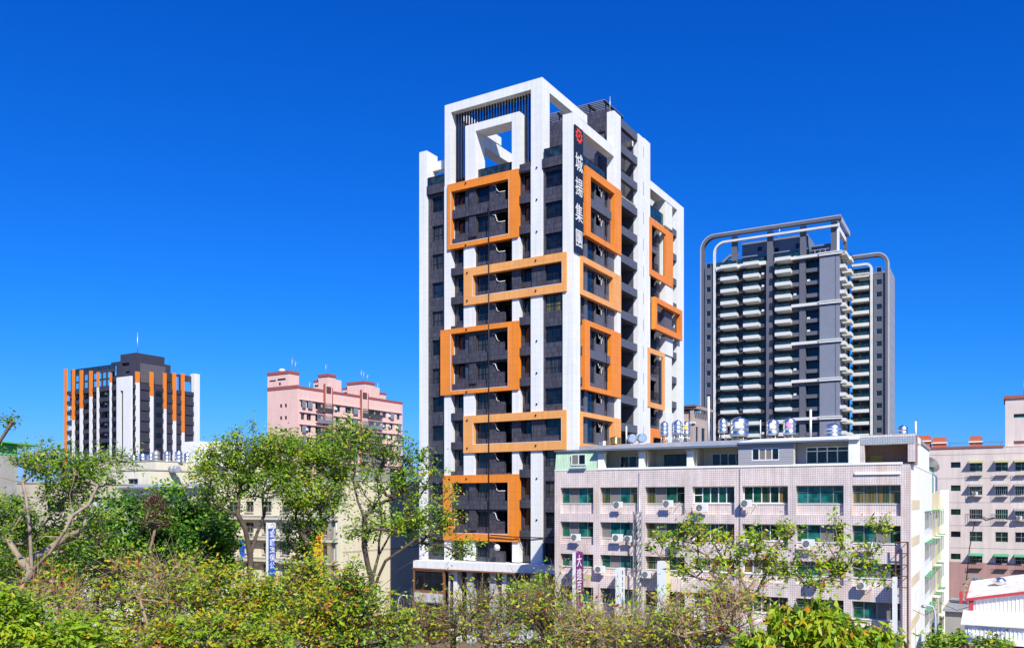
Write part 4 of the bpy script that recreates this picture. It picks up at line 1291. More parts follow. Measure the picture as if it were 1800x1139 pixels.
# ------------------------------------------------------------------ far left tower with orange and white fins
def fin_tower():
    loc, rz = site(231, 264, -1605)
    T = thing('apartment_tower', 'dark apartment tower far left with orange and white vertical fins', 'apartment tower', loc, rz)
    F = Face(T)
    G = Face(T, 0, 0, 90)
    g = M('dark_plum_tile', (0.050, 0.046, 0.062), 0.5, var=0.10)
    og = M('far_orange_paint', (0.80, 0.23, 0.02), 0.5, var=0.04)
    ox, oy = loc[0], loc[1]
    ca, sa = math.cos(rz), math.sin(rz)
    def zf(u, zoomy):
        d = oy + u * sa
        return CAMH + (CY - (570 + zoomy / 4.07)) / FPX * d
    def zg(v, zoomy):
        d = oy + v * ca
        return CAMH + (CY - (570 + zoomy / 4.07)) / FPX * d
    F.box('wall', -34.5, -1.6, 1.7, 24.0, 0.0, 50.6, g)
    F.box('wall', -1.59, -0.2, 1.7, 24.0, 0.0, 50.55, g)
    lv = [51.3 - 3.2 * k for k in range(12)]
    for k, z in enumerate(lv):
        for a, b in ((-33.3, -30.6), (-29.0, -26.4), (-24.6, -21.3), (-19.6, -17.4), (-16.1, -10.8), (-9.7, -6.96)):
            F.box('band', a + .01, b - .01, -0.08, 1.69, z - 1.2, z, g)
        for a, b in ((0.2, 1.45), (3.14, 6.4), (11.01, 11.3), (12.7, 14.7), (16.3, 18.0), (19.5, 22.8)):
            G.box('band', a + .01, b - .01, -0.08, 1.69, z - 1.2, z, g)
        for a, b in ((-33.0, -31.0), (-28.5, -26.5), (-24.0, -21.5), (-19.2, -17.4), (-15.7, -13.2), (-12.9, -11.0), (-9.4, -7.4), (-4.9, -3.7)):
            F.window(a, b, z - 2.9, z - 1.3, 1.6, frame_dark, glass_dark, 2, None, 0.08)
        for a, b in ((0.3, 1.4), (3.4, 6.0), (8.3, 11.0), (12.8, 14.4), (16.6, 17.7), (19.8, 22.3)):
            G.window(a, b, z - 2.9, z - 1.3, 1.6, frame_dark, glass_dark, 2, None, 0.08)
    rnd = random.Random(2)
    for k, z in enumerate(lv[:9]):
        for u in (-31.8, -27.4, -19.0, -14.5):
            if rnd.random() < 0.7:
                F.box('air_conditioner_case', u, u + 0.9, 0.8, 1.2, z - 2.2, z - 1.55, ac_white)
        for u in (4.1, 13.2):
            if rnd.random() < 0.8:
                G.box('air_conditioner_case', u, u + 0.7, 0.9, 1.3, z - 2.4, z - 1.3, ac_white)
    roofs = M('roof_screen_glass', (0.02, 0.05, 0.12), 0.2)
    F.panel('roof_screen', -33.2, -9.8, 1.2, 1.4, 50.7, 57.2, [(-33.0 + 2.4 * i, -31.3 + 2.4 * i, 52.0 + 2.4 * j, 53.8 + 2.4 * j) for i in range(10) for j in range(2)], g)
    F.railing(-33.2, -9.8, 57.21, 58.4, 1.2, glass_rail, 8)
    G.panel('roof_screen', 12.5, 23.0, 1.2, 1.4, 50.7, 56.6, [(12.8, 15, 51.5, 53.8), (16.4, 18, 51.5, 55.8), (19.6, 22.6, 51.5, 54.6)], g)
    fins = [(-34.8, -33.3, 318, None), (-30.6, -29.0, 324, 685), (-26.4, -24.6, 329, 603), (-21.3, -19.6, 334, 516), (-17.4, -16.1, 342, 452), (-10.8, -9.7, 348, 416)]
    for a, b, t, c in fins:
        b -= 0.35
        zt = zf(a, t)
        if c is None:
            F.box('fin', a, b, -0.10, 0.32, 0.0, zt, og)
        else:
            zc = zf(a, c)
            F.box('fin', a, b, -0.10, 0.32, zc, zt, og)
            F.box('fin', a + .02, b - .02, -0.08, 0.32, 0.0, zc, white)
    F.panel('white_arch', -6.95, 0.15, -0.3, 0.34, 0.0, 53.8, [(-5.1, -3.7, 0.1, 49.6)], white)
    for a, b, t, c in ((1.45, 3.14, 336, 414), (6.4, 8.0, 338, 511), (11.3, 12.7, 346, 603), (14.7, 16.3, 347, 688), (18.0, 19.5, 350, 771)):
        b -= 0.3
        zt, zc = zg(a, t), zg(a, c)
        G.box('fin', a, b, -0.10, 0.32, zc, zt, og)
        G.box('fin', a + .02, b - .02, -0.08, 0.32, 0.0, zc, white)
    G.box('fin', 22.8, 24.9, -0.3, 1.72, 0.0, zg(23, 353), white)
    G.box('wall', 8.4, 11.0, 0.2, 1.69, 0.0, 50.6, g)
    for z in lv:
        G.box('pane', 8.6, 10.8, 0.17, 0.2, z - 2.8, z - 1.4, glass_dark)
    # roof house with cut out corner and small upper storey
    F.panel('roof_house', -13.4, -1.4, 2.2, 2.8, 50.7, 59.3, [(-12.3, -10.6, 55.0, 58.2), (-8.0, -4.2, 57.6, 58.6), (-8.0, -3.0, 52.0, 53.4), (-6.0, -4.0, 55.3, 55.9)], g)
    F.box('roof_house', -10.0, -1.42, 2.9, 15.0, 50.7, 59.2, g)
    F.box('roof_house', -10.1, -2.4, 3.2, 13.5, 59.21, 61.6, g)
    F.box('roof_house_panel', -1.38, -1.3, 4.0, 13.0, 52.5, 58.4, M('grey_roof_panel', (0.11, 0.105, 0.12), 0.6))
    tube('antenna_rod', [(-5.5, 6, 61.6), (-5.5, 6, 68.5)], 0.14, galv, T)
    # vertical lettering on the first orange fin
    red = M('orange_red_emblem', (0.80, 0.07, 0.015), 0.5, var=0.05)
    link('emblem', prism_mesh([(0.85 * (1 if i % 2 == 0 else .62) * math.sin(math.pi * i / 8), 0.85 * (1 if i % 2 == 0 else .62) * math.cos(math.pi * i / 8)) for i in range(16)], -0.05, 0.0, red), T, (-32.0, 0.3, zf(-32, 510)))
    for ch, y in (('城', 585), ('揚', 660), ('集', 735), ('團', 805)):
        link('lettering', text_mesh(ch, white, 2.4, 0.05, 0.9, 0.1), T, (-32.0, 0.3, zf(-32, y)))
    return T
fin_tower()

# ------------------------------------------------------------------ salmon pink long block
def salmon_block():
    loc, rz = site(523, 218, -1605)
    T = thing('apartment_block', 'salmon pink long apartment block with dark red roof bands and three roof houses', 'apartment block', loc, rz)
    F = Face(T)
    G = Face(T, 0, 0, 90)
    p = M('salmon_render', (0.80, 0.53, 0.465), 0.75, var=0.05, streak=0.07, scale=0.2)
    r = M('maroon_band', (0.33, 0.095, 0.085), 0.65, var=0.06)
    rows = [41.4 - 3.1 * k for k in range(13)]
    sm = [(u, u + 0.75, z - 1.9, z - 1.0) for z in rows for u in (-6.2, -4.5)]
    F.panel('wall', -10.7, 0.0, 0.0, 0.4, 0.0, 44.04, sm, p)
    for a, b, c, d in sm:
        F.box('pane', a, b, 0.12, 0.17, c, d, glass_dark)
    F.box('wall', -10.6, -0.5, 0.41, 41.5, 0.0, 43.4, p)
    wins = [(1.2, 2.4), (3.2, 4.8), (13.8, 15.6), (17.6, 19.8), (20.3, 22.2), (33.2, 34.6), (36.0, 37.6), (39.4, 40.8)]
    bays = [(6.3, 8.4), (8.9, 12.0), (23.8, 26.2), (26.8, 29.5), (29.8, 32.0)]
    hol = [(a, b, z - 2.0, z - 0.35) for z in rows for a, b in wins + bays]
    G.panel('wall', 0.41, 42.0, 0.0, 0.45, 0.0, 44.04, hol, p)
    rnd = random.Random(9)
    drk = M('dark_green_cage', (0.05, 0.07, 0.07), 0.5, var=0.2)
    for k, z in enumerate(rows):
        if k > 8:
            break
        for a, b in wins:
            G.window(a, b, z - 2.0, z - 0.35, 0.15, frame_alu, [glass_deepgreen, glass_dark, glass_blue][rnd.randint(0, 2)], 2, None, 0.09)
            if rnd.random() < 0.55:
                G.box('air_conditioner_case', a - 0.7, a - 0.05, -0.55, -0.02, z - 1.6, z - 0.95, ac_white)
            if rnd.random() < 0.35:
                G.box('window_cage', a, b, -0.5, -0.46, z - 2.1, z - 0.4, galv)
        for a, b in bays:
            G.window(a, b, z - 2.0, z - 0.35, 0.15, frame_dark, glass_dark, 3, None, 0.09)
            G.panel('balcony_cage', a - .1, b + .1, -0.9, -0.84, z - 2.4, z - 0.3, [(a + i * (b - a) / 6 + .02, a + (i + 1) * (b - a) / 6 - .08, z - 1.5, z - 0.4) for i in range(6)], drk if k in (0, 2, 3) else galv)
            G.box('balcony_floor', a - .1, b + .1, -0.83, -0.01, z - 2.4, z - 2.28, p)
        G.box('ledge', 0.5, 41.5, -0.4, -0.01, z - 0.14, z - 0.02, p)
    # roof bands
    F.box('roof_band', -10.75, 0.06, -0.1, 0.5, 44.05, 44.9, r)
    G.box('roof_band', 0.51, 42.1, -0.1, 0.5, 44.05, 44.7, r)
    # roof houses
    F.box('roof_house', -10.7, -3.1, 0.03, 3.6, 44.91, 48.0, p)
    F.box('roof_house_band', -10.85, -2.98, -0.12, 3.75, 48.01, 48.75, r)
    for a, b, c, d in ((-9.9, -7.7, 46.4, 46.7), (-7.0, -4.2, 46.5, 46.9), (-6.5, -5.9, 45.3, 45.9)):
        F.box('vent_slot', a, b, -0.03, 0.029, c, d, glass_dark)
    F.box('roof', -10.2, -0.5, 0.6, 41.4, 43.41, 43.6, concrete)
    for y0, y1, w, z in ((11.0, 13.7, 3.5, 49.1), (25.2, 29.4, 6.2, 48.9)):
        F.box('roof_house', -w, 0.06, y0, y1, 44.71, z - 0.7, p)
        F.box('roof_house_band', -w - .2, 0.25, y0 - 0.2, y1 + 0.2, z - 0.69, z, r)
        F.box('roof_house', -w - 2.2, -w - .01, y0 + .5, y1 + 1.5, 43.61, z - 1.9, p)
        F.box('roof_house_band', -w - 2.3, -w - .21, y0 + .4, y1 + 1.6, z - 1.89, z - 1.3, r)
        F.box('roof_house', -w + .5, -0.1, y1 + .21, y1 + 2.4, 44.71, z - 1.2, p)
        F.box('vent_slot', -w - 1.8, -w - .5, y0 + .44, y0 + .49, z - 3.0, z - 2.6, glass_dark)
        G.box('stair_bay', y0 - 1.6, y0 + 0.9, -0.5, -0.11, 36.0, 46.0, p)
        G.box('stair_window', y0 - 1.2, y0 + 0.5, -0.56, -0.5, 43.8, 45.6, M('maroon_recess', (0.12, 0.05, 0.05), 0.7))
        G.box('stair_rib', y0 - 1.85, y0 - 1.61, -0.6, -0.02, 8.0, 46.2, r)
        G.box('stair_rib', y0 + 0.91, y0 + 1.15, -0.6, -0.11, 8.0, 45.4, r)
    F.box('roof_house_band', -3.4, 0.2, 31.9, 34.6, 46.0, 46.5, r)
    F.box('roof_house', -3.2, 0.05, 32.1, 34.4, 44.71, 46.0, p)
    for y, h in ((1.5, 3.5), (2.6, 2.8), (12, 2.8), (26, 3.4), (27, 3.0), (28.5, 2.4), (33, 3.0), (6, 3)):
        z = 48.75 if y < 5 else 43.6 if y == 6 else 49.1 if y < 20 else 48.9 if y < 30 else 46.5
        tube('antenna_rod', [(-3.4 + (y > 5) * 1.6, y, z), (-3.4 + (y > 5) * 1.6, y, z + h)], 0.06, galv, T)
        tube('antenna_arm', [(-4.1 + (y > 5) * 1.6, y, z + h * .8), (-2.7 + (y > 5) * 1.6, y, z + h * .8)], 0.04, galv, T)
    link('dish', lathe_mesh(((0, 0), (0.6, 0.1), (0.9, 0.6), (0.5, 1.0), (0, 1.1)), white, 14), T, (-7.5, 2, 48.75))
    return T
salmon_block()

# ------------------------------------------------------------------ tan block peeking between the two towers
def tan_block():
    loc, rz = site(1219, 150, -1605)
    T = thing('apartment_block', 'tan stone apartment block seen narrowly between the two big towers', 'apartment block', loc, rz)
    T.scale = (0.6, 0.6, 1.0)
    F = Face(T)
    G = Face(T, 0, 0, 90)
    t = M('tan_stone', (0.46, 0.37, 0.32), 0.7, var=0.08)
    def z(py):
        return CAMH + (CY - py) / FPX * 150
    rows = [z(749), z(763), z(777), z(791)]
    hol = [(-7.0, -2.0, q - 1.7, q) for q in rows] + [(-12.0, -9.0, q - 1.7, q) for q in rows]
    F.panel('wall', -18.0, 0.0, 0.0, 0.5, 0.0, z(744), hol, t)
    G.panel('wall', 0.51, 14.0, 0.0, 0.5, 0.0, z(744), [(2.0, 4.0, q - 1.7, q) for q in rows] + [(7.0, 10.0, q - 1.7, q) for q in rows], t)
    for q in rows:
        F.window(-7.0, -2.0, q - 1.7, q, 0.2, frame_dark, glass_blue, 2, None, 0.1)
        F.window(-12.0, -9.0, q - 1.7, q, 0.2, frame_dark, glass_blue, 2, None, 0.1)
        G.window(2.0, 4.0, q - 1.7, q, 0.2, frame_dark, glass_dark, 1, None, 0.1)
        G.window(7.0, 10.0, q - 1.7, q, 0.2, frame_dark, glass_dark, 2, None, 0.1)
        F.box('sill', -7.4, -1.6, -0.3, 0.0, q - 2.0, q - 1.72, white_soft)
    F.box('cornice', -18.4, 0.5, -0.5, 0.8, z(744) + 0.001, z(741.5), white_soft)
    for i in range(12):
        F.box('dentil', -11.5 + i * 0.95, -11.0 + i * 0.95, -0.35, -0.01, z(746.5), z(744) - 0.01, white_soft)
    F.box('wall', -18.0, -0.3, 0.6, 14.0, 0.0, z(722), t)
    for u in (-12.5, -8.0, -1.0):
        F.box('roof_column', u, u + 1.0, 0.0, 0.59, z(741.4), z(718), t)
    F.box('roof_window', -11.0, -9.0, 0.55, 0.59, z(740), z(730), glass_dark)
    F.box('pergola_beam', -18.0, 0.4, -0.4, 0.5, z(717.9), z(716), t)
    for i in range(9):
        G.box('pergola_rafter', 0.6 + i * 1.5, 1.2 + i * 1.5, -1.8, 0.4, z(718), z(714.5), t)
    F.box('pergola_roof', -18.4, 0.8, -0.8, 13.0, z(714.4), z(711), M('tan_dark_roof', (0.20, 0.15, 0.13), 0.7))
    tube('antenna_rod', [(-6, 5, z(711)), (-6, 5, z(703))], 0.15, galv, T)
tan_block()
# ------------------------------------------------------------------ low buildings on the left, behind the trees
RZ = tower.rotation_euler[2]
cream_wall = M('cream_house_wall', (0.76, 0.70, 0.54), 0.75, var=0.05, streak=0.08)
pale_wall = M('pale_house_wall', (0.62, 0.60, 0.54), 0.75, var=0.05, streak=0.08)
beige_wall = M('beige_house_wall', (0.55, 0.48, 0.36), 0.75, var=0.08, streak=0.1)

def lowrise(px, d, w, dep, zt, wall, label, rows=(), cols=(), wh=1.5, side=(), parapet=0.5, name='house', vp=-1605, cat='building'):
    loc, rz = site(px, d, vp)
    T = thing(name, label, cat, loc, rz)
    F = Face(T)
    G = Face(T, 0, 0, 90)
    hol = [(a, b, z - wh, z) for z in rows for a, b in cols]
    F.panel('wall', -w, 0, 0, 0.4, 0, zt, hol, wall)
    hs = [(a, b, z - wh, z) for z in rows for a, b in side]
    G.panel('wall', 0.401, dep, 0, 0.4, 0, zt, hs, wall)
    F.box('wall', -w + .02, -0.9, 0.9, dep - .02, 0, zt - 0.4, wall)
    F.box('roof', -w + .01, -0.41, 0.41, dep, zt - 0.39, zt - 0.2, concrete)
    for z in rows:
        for a, b in cols:
            F.window(a, b, z - wh, z, 0.15, frame_alu, glass_dark, 2, 0.6, 0.07)
            F.box('sill', a - .1, b + .1, -0.18, -0.0, z - wh - 0.1, z - wh - 0.01, wall)
            nb = 5
            F.put('window_bars', panel_mesh(b - a, 0.03, wh * .6, [(0.03 + q * (b - a - .03) / nb, (q + 1) * (b - a - .03) / nb, 0.03, wh * .6 - 0.03) for q in range(nb)], galv), a, -0.2, z - wh)
        for a, b in side:
            G.window(a, b, z - wh, z, 0.15, frame_alu, glass_dark, 2, None, 0.07)
    if parapet:
        F.box('coping', -w - .08, 0.08, -0.08, 0.45, zt + 0.001, zt + 0.14, M('grey_coping', (0.42, 0.40, 0.36), 0.7))
        G.box('coping', 0.46, dep, -0.08, 0.45, zt + 0.001, zt + 0.14, M('grey_coping', (0.42, 0.40, 0.36), 0.7))
    return T, F, G

sign_house, SF, SG = lowrise(597, 112, 26, 26, 18.3, cream_wall, 'pale three storey house carrying the blue and the yellow blade signs, blank side wall', (15.6, 12.7, 9.9, 7.0), [(-24.5 + 3.5 * i, -22.9 + 3.5 * i) for i in range(7)], 1.5)
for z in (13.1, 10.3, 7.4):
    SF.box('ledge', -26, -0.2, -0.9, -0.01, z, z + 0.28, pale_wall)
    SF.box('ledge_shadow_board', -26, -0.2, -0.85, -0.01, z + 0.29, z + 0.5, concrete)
SG.box('band', 0.5, 25.5, -0.03, -0.001, 12.2, 12.5, beige_wall)
SG.box('band', 0.5, 25.5, -0.03, -0.001, 8.9, 9.1, beige_wall)
tube('rain_pipe', [(-0.5, -0.12, 0.2), (-0.5, -0.12, 18)], 0.09, galv, sign_house)
SF.box('side_frame', -1.6, -0.9, -0.6, -0.01, 4.0, 15.5, galv)
SG.box('roof_house', 8, 14, 0.2, 4.0, 18.0, 20.2, concrete)
SG.window(13.5, 17.5, 15.0, 16.8, -0.03, frame_alu, glass_blue, 3, None, 0.08)

cream_h, CF, CG = lowrise(273, 125, 16, 26, 21.4, cream_wall, 'cream house with a plain gable parapet below the orange finned tower', (17.5, 14.3), [(-14, -12.4), (-10, -8.4), (-6, -4.4)])
CF.box('roof_house', 1.5 - 3.4, 4.6 - 3.4, 6.5, 12, 21.0, 24.6, white_soft)
cream_low, KF, KG = lowrise(261, 103, 13, 12, 19.25, cream_wall, 'lower cream house with barred window and grey coping, left of the dense tree', (18.3, 15.0, 11.8), [(-8.6, -6.2), (-4.0, -2.0), (-12, -10)])
tin_h, NF, NG = lowrise(330, 92, 22, 3.5, 17.0, pale_wall, 'long pale house with a low grey sheet roof behind the dense tree', (15.6, 12.4, 9.2), [(-20, -18.4), (-16, -14.4), (-12, -10.4), (-8, -6.4), (-4, -2.4)], parapet=0)
bm = bmesh.new()
n = 60
for i in range(n):                                        # corrugated sheet: each rib a fold
    x0, x1, x2 = -22.6 + 23.4 * i / n, -22.6 + 23.4 * (i + .5) / n, -22.6 + 23.4 * (i + 1) / n
    for a, b, za, zb in ((x0, x1, 0, .09), (x1, x2, .09, 0)):
        bm.faces.new([bm.verts.new(q) for q in ((a, -0.9, 17.05 + za), (b, -0.9, 17.05 + zb), (b, 4.2, 17.5 + zb), (a, 4.2, 17.5 + za))])
link('sheet_roof', finish(bm, roof_grey, 'sheet_roof'), tin_h)
NF.box('eave', -22.7, 0.9, -1.0, -0.85, 16.9, 17.08, roof_edge)

# tanks on the cream houses
grp_l = 'steel water tanks on the cream house roofs'
grey_tank = M('dull_grey_tank', (0.36, 0.37, 0.38), 0.45, metal=0.5, var=0.1)
for x, y, r, h, m, lab in ((-2.75, 2.2, 0.55, 1.95, grey_tank, 'dull grey water tank, left of the bright tanks on the cream house'),
                           (-1.35, 3.0, 0.5, 1.9, steel, 'shiny water tank next to the dull grey one on the cream house'),
                           (-0.35, 4.3, 0.6, 2.0, steel, 'shiny broad water tank in the middle of the cream house row'),
                           (0.1 - .7, 6.0, 0.5, 1.8, steel, 'shiny water tank beside the white roof house on the cream house'),
                           (-6.3, 2.5, 0.55, 1.7, steel, 'shiny water tank left on the cream house roof, third from the dull one'),
                           (-4.9, 2.9, 0.5, 1.6, steel, 'shiny water tank left of the dull grey tank'),
                           (-8.5, 2.5, 0.5, 1.5, steel, 'shiny water tank at the left end of the cream house row')):
    tank(cream_h, x, y, 21.05, r, h, 0.12, lab, grp_l, m)
drum = thing('solar_heater', 'grey solar heater drums on the lower cream house roof', 'water heater', on(cream_low, 1.2, 3.0, 19.0), RZ)
for q in (-.75, .0):
    o = link('drum', lathe_mesh(((0, -0.4), (0.36, -0.4), (0.42, -0.33), (0.42, 0.33), (0.36, 0.4), (0, 0.4)), galv, 18), drum, (q, 0, 0.45)); o.rotation_euler = (R(90), 0, R(70))

white_far, _, _ = lowrise(402, 200, 4, 5, 29.5, M('white_far_wall', (0.82, 0.81, 0.78), 0.7, var=0.04), 'plain white block half hidden behind the trees right of the orange finned tower', (27.5,), [(-3, -1.8)], name='white_block')
grey_far, QF, QG = lowrise(388, 196, 7.5, 3, 27.2, M('slate_far_wall', (0.07, 0.085, 0.12), 0.6), 'slate grey block with white top box beside the orange finned tower', (23.5, 20.5), [(-6.8, -5.2), (-4.0, -2.2)], 1.4, name='grey_block')
QF.box('white_box', -7.0, -2.6, 0.3, 2.6, 27.35, 29.3, white_soft)
QF.box('white_box', -5.2, -2.9, -0.3, -0.01, 24.6, 26.4, white_soft)
QF.box('white_box', -2.2, -0.3, -0.6, -0.01, 24.8, 26.0, white_soft)
beige_l, _, _ = lowrise(50, 88, 16, 12, 17.4, beige_wall, 'beige house at the far left between the trees', (16.0, 12.8, 9.6), [(-4.0, -2.2), (-8, -6.2), (-12, -10.2)], side=[(2, 4), (7, 9)])
pale_l, _, _ = lowrise(148, 92, 15, 12, 15.6, pale_wall, 'pale house with tall barred windows left of the grey trunk', (14.2, 11.0, 7.8), [(-3.4, -1.6), (-7.4, -5.6), (-11.4, -9.6)], side=[(2, 4), (7, 9)])

def green_house():
    loc, rz = site(30, 62, -1605)
    T = thing('house', 'grey concrete house with a bright green sheet gable at the left edge', 'building', loc, rz)
    G = Face(T, 0, 0, 90)
    rough = M('rough_concrete_wall', (0.40, 0.38, 0.34), 0.85, var=0.16, streak=0.14, bump=0.3)
    gs = M('bright_green_sheet', (0.10, 0.46, 0.12), 0.5, var=0.06, streak=0.1)
    G.box('wall', -14, 0, 0.0, 8.0, 0, 18.85, rough)
    bm = bmesh.new()
    n = 44
    for i in range(n):
        a, b = -14.3 + 14.3 * i / n, -14.3 + 14.3 * (i + 1) / n
        m = (a + b) / 2
        def top(u): return 20.3 - 0.045 * (u + 14)
        for p, q, dp, dq in ((a, m, 0, .05), (m, b, .05, 0)):
            bm.faces.new([bm.verts.new(v) for v in ((0.02 + dp, p, 18.86), (0.02 + dq, q, 18.86), (0.02 + dq, q, top(q)), (0.02 + dp, p, top(p)))])
    link('sheet_wall', finish(bm, gs, 'sheet_wall'), T)
    bm = bmesh.new()
    v = [bm.verts.new(q) for q in ((0.6, -14.5, 20.36), (0.6, 1.4, 19.62), (-8, 1.4, 19.62), (-8, -14.5, 20.36), (0.6, -14.5, 20.26), (0.6, 1.4, 19.52), (-8, 1.4, 19.52), (-8, -14.5, 20.26))]
    for f in ((0, 1, 2, 3), (7, 6, 5, 4), (0, 4, 5, 1), (1, 5, 6, 2), (2, 6, 7, 3), (3, 7, 4, 0)):
        bm.faces.new([v[q] for q in f])
    link('roof', finish(bm, gs, 'roof'), T)
green_house()

# ------------------------------------------------------------------ white shed with red trim, lower right
def shed():
    loc, rz = site(1692, 60, -1700)
    T = thing('shed', 'white corrugated shed with red trim and two sheet roofs at the lower right', 'shed', loc, rz)
    F = Face(T)
    ws = M('white_corrugated_sheet', (0.80, 0.80, 0.81), 0.5, var=0.04, streak=0.06)
    wr = M('weathered_white_roof', (0.74, 0.71, 0.66), 0.6, var=0.10, scale=0.9, stain=(0.45, 0.36, 0.28))
    red = M('red_trim', (0.48, 0.055, 0.065), 0.5, var=0.06)
    def ribbed(x0, x1, y, za, zb, zc, zd, pitch=0.25):
        bm = bmesh.new()
        n = int((x1 - x0) / pitch)
        for i in range(n):
            for f0, f1, a, b in ((0, .62, 0, 0), (.62, .74, 0, .05), (.74, .88, .05, .05), (.88, 1, .05, 0)):
                p, q = x0 + (i + f0) * pitch, x0 + (i + f1) * pitch
                bm.faces.new([bm.verts.new(v) for v in ((p, y - a, za + (zb - za) * (p - x0) / (x1 - x0)), (q, y - b, za + (zb - za) * (q - x0) / (x1 - x0)), (q, y - b, zc + (zd - zc) * (q - x0) / (x1 - x0)), (p, y - a, zc + (zd - zc) * (p - x0) / (x1 - x0)))])
        return finish(bm, ws, 'ribbed_wall')
    link('corrugated_wall', ribbed(0.15, 9.9, 0.0, 0, 0, 7.0, 7.0), T)
    F.box('wall', 0.14, 10.0, 0.06, 8.0, 0, 7.0, ws)
    link('corrugated_wall', ribbed(0.5, 9.9, 2.95, 7.4, 7.4, 8.5, 10.3), T)
    link('wall', prism_mesh([(0.5, 7.0), (9.95, 7.0), (9.95, 10.3), (0.5, 8.5)], 3.0, 9.0, ws), T)
    def slab(pts, t, m, name):
        bm = bmesh.new()
        v = [bm.verts.new(p) for p in pts] + [bm.verts.new((p[0], p[1], p[2] - t)) for p in pts]
        for f in ((0, 1, 2, 3), (7, 6, 5, 4), (0, 4, 5, 1), (1, 5, 6, 2), (2, 6, 7, 3), (3, 7, 4, 0)):
            bm.faces.new([v[q] for q in f])
        link(name, finish(bm, m, name), T)
    slab([(-0.1, -0.25, 7.12), (10.0, -0.25, 7.12), (10.0, 2.93, 7.75), (-0.1, 2.93, 7.75)], 0.07, wr, 'lower_roof')
    slab([(0.1, 2.7, 8.55), (10.0, 2.7, 10.45), (10.0, 9.6, 11.2), (0.1, 9.6, 9.3)], 0.08, wr, 'upper_roof')
    slab([(0.08, 2.62, 8.6), (10.0, 2.62, 10.5), (10.0, 2.69, 10.5), (0.08, 2.69, 8.6)], 0.2, red, 'red_trim')
    slab([(0.02, 2.62, 8.6), (0.09, 2.62, 8.6), (0.09, 9.6, 9.35), (0.02, 9.6, 9.35)], 0.28, red, 'red_trim')
    F.box('red_post', 0.25, 0.55, 2.78, 2.94, 7.72, 8.5, red)
    F.box('opening', 3.0, 4.7, -0.07, -0.045, 5.4, 6.1, glass_dark)
    bm = bmesh.new()
    slab([(2.9, -0.06, 6.2), (4.8, -0.06, 6.2), (4.8, -1.0, 6.0), (2.9, -1.0, 6.0)], 0.05, ws, 'awning')
    tube('bracket', [(2.95, -0.06, 5.5), (2.95, -0.95, 6.0)], 0.04, galv, T)
    tube('bracket', [(4.75, -0.06, 5.5), (4.75, -0.95, 6.0)], 0.04, galv, T)
    F.box('meter_box', 5.9, 6.5, -0.2, -0.05, 5.2, 6.4, ac_white)
    o = F.put('vent', lathe_mesh(((0, 0), (0.22, 0), (0.22, 0.25), (0, 0.3)), white, 12), 0.6, -0.05, 6.45)
    o.rotation_euler = (R(90), 0, 0)
    t = thing('roof_ventilator', 'round steel ventilator on the upper sheet roof of the white shed', 'ventilator', on(T, 2.1, 6.5, 9.05), rz)
    link('drum', lathe_mesh(((0, 0), (0.3, 0), (0.28, 0.3), (0.45, 0.42), (0.48, 0.6), (0.3, 0.8), (0, 0.86)), steel, 16), t)
    return T
shed_o = shed()

def annex():
    loc, rz = site(1655, 84, -1700)
    T = thing('annex', 'low grey sheet annex in the lane between cream wall and white shed', 'shed', loc, rz)
    F = Face(T)
    F.box('wall', 0.3, 4.6, 0.0, 12.0, 0, 5.0, concrete)
    F.box('roof', 0.1, 4.8, -0.4, 12.2, 5.0, 5.12, galv)
    for i in range(7):
        F.box('roof_rib', 0.1, 4.8, i * 1.7, i * 1.7 + 0.12, 5.121, 5.2, roof_grey)
    F.box('door', 2.2, 4.2, -0.05, 0.0, 0.1, 3.4, M('grey_door', (0.30, 0.29, 0.28), 0.5))
    F.box('red_post', 1.2, 1.5, 6.0, 6.3, 5.13, 6.4, M('red_trim', (0.48, 0.055, 0.065), 0.5))
    return T
ann = annex()
tank(ann, 2.6, 6.5, 5.2, 0.95, 2.2, 0.35, 'large old steel water tank in the lane beside the white shed')

# ------------------------------------------------------------------ street, lane, ground
def flat(name, pts, z, m, label=None):
    bm = bmesh.new()
    bm.faces.new([bm.verts.new((x, y, z)) for x, y in pts])
    o = link(name, finish(bm, m, name))
    o['kind'] = 'structure'
    return o

def loc_xy(x, y):
    p = on(tower, x, y, 0)
    return p[0], p[1]
asphalt = M('asphalt', (0.060, 0.060, 0.063), 0.85, var=0.25, scale=0.7, bump=0.3)
earth = M('park_ground', (0.14, 0.115, 0.07), 0.9, var=0.35, scale=0.4, bump=0.4)
paving = M('pavement_slabs', (0.30, 0.285, 0.26), 0.8, var=0.15)
line_white = M('road_paint_white', (0.75, 0.75, 0.72), 0.6, var=0.15, scale=3)
line_yellow = M('road_paint_yellow', (0.70, 0.48, 0.05), 0.6, var=0.15, scale=3)
flat('ground', [(-4000, -300), (4000, -300), (4000, 9000), (-4000, 9000)], 0.0, earth)
flat('road', [loc_xy(x, y) for x, y in ((-400, -27), (300, -27), (300, -14.5), (-400, -14.5))], 0.006, asphalt)
def kerb_strip(name, y0, y1, m, h):
    bm = bmesh.new()
    addbox(bm, -400, 300, y0, y1, 0.001, h)
    o = link(name, finish(bm, m, name), None, tower.location[:], RZ)
    o['kind'] = 'structure'
kerb_strip('pavement', -14.4, -12.4, paving, 0.13)
kerb_strip('kerb', -14.6, -14.4, concrete, 0.15)
kerb_strip('park_kerb', -27.3, -27.0, concrete, 0.15)
for y in (-20.9, -20.6):
    flat('centre_line', [loc_xy(x, yy) for x, yy in ((-400, y), (300, y), (300, y + .12), (-400, y + .12))], 0.011, line_yellow)
flat('edge_line', [loc_xy(x, yy) for x, yy in ((-400, -16.4), (300, -16.4), (300, -16.25), (-400, -16.25))], 0.011, line_white)
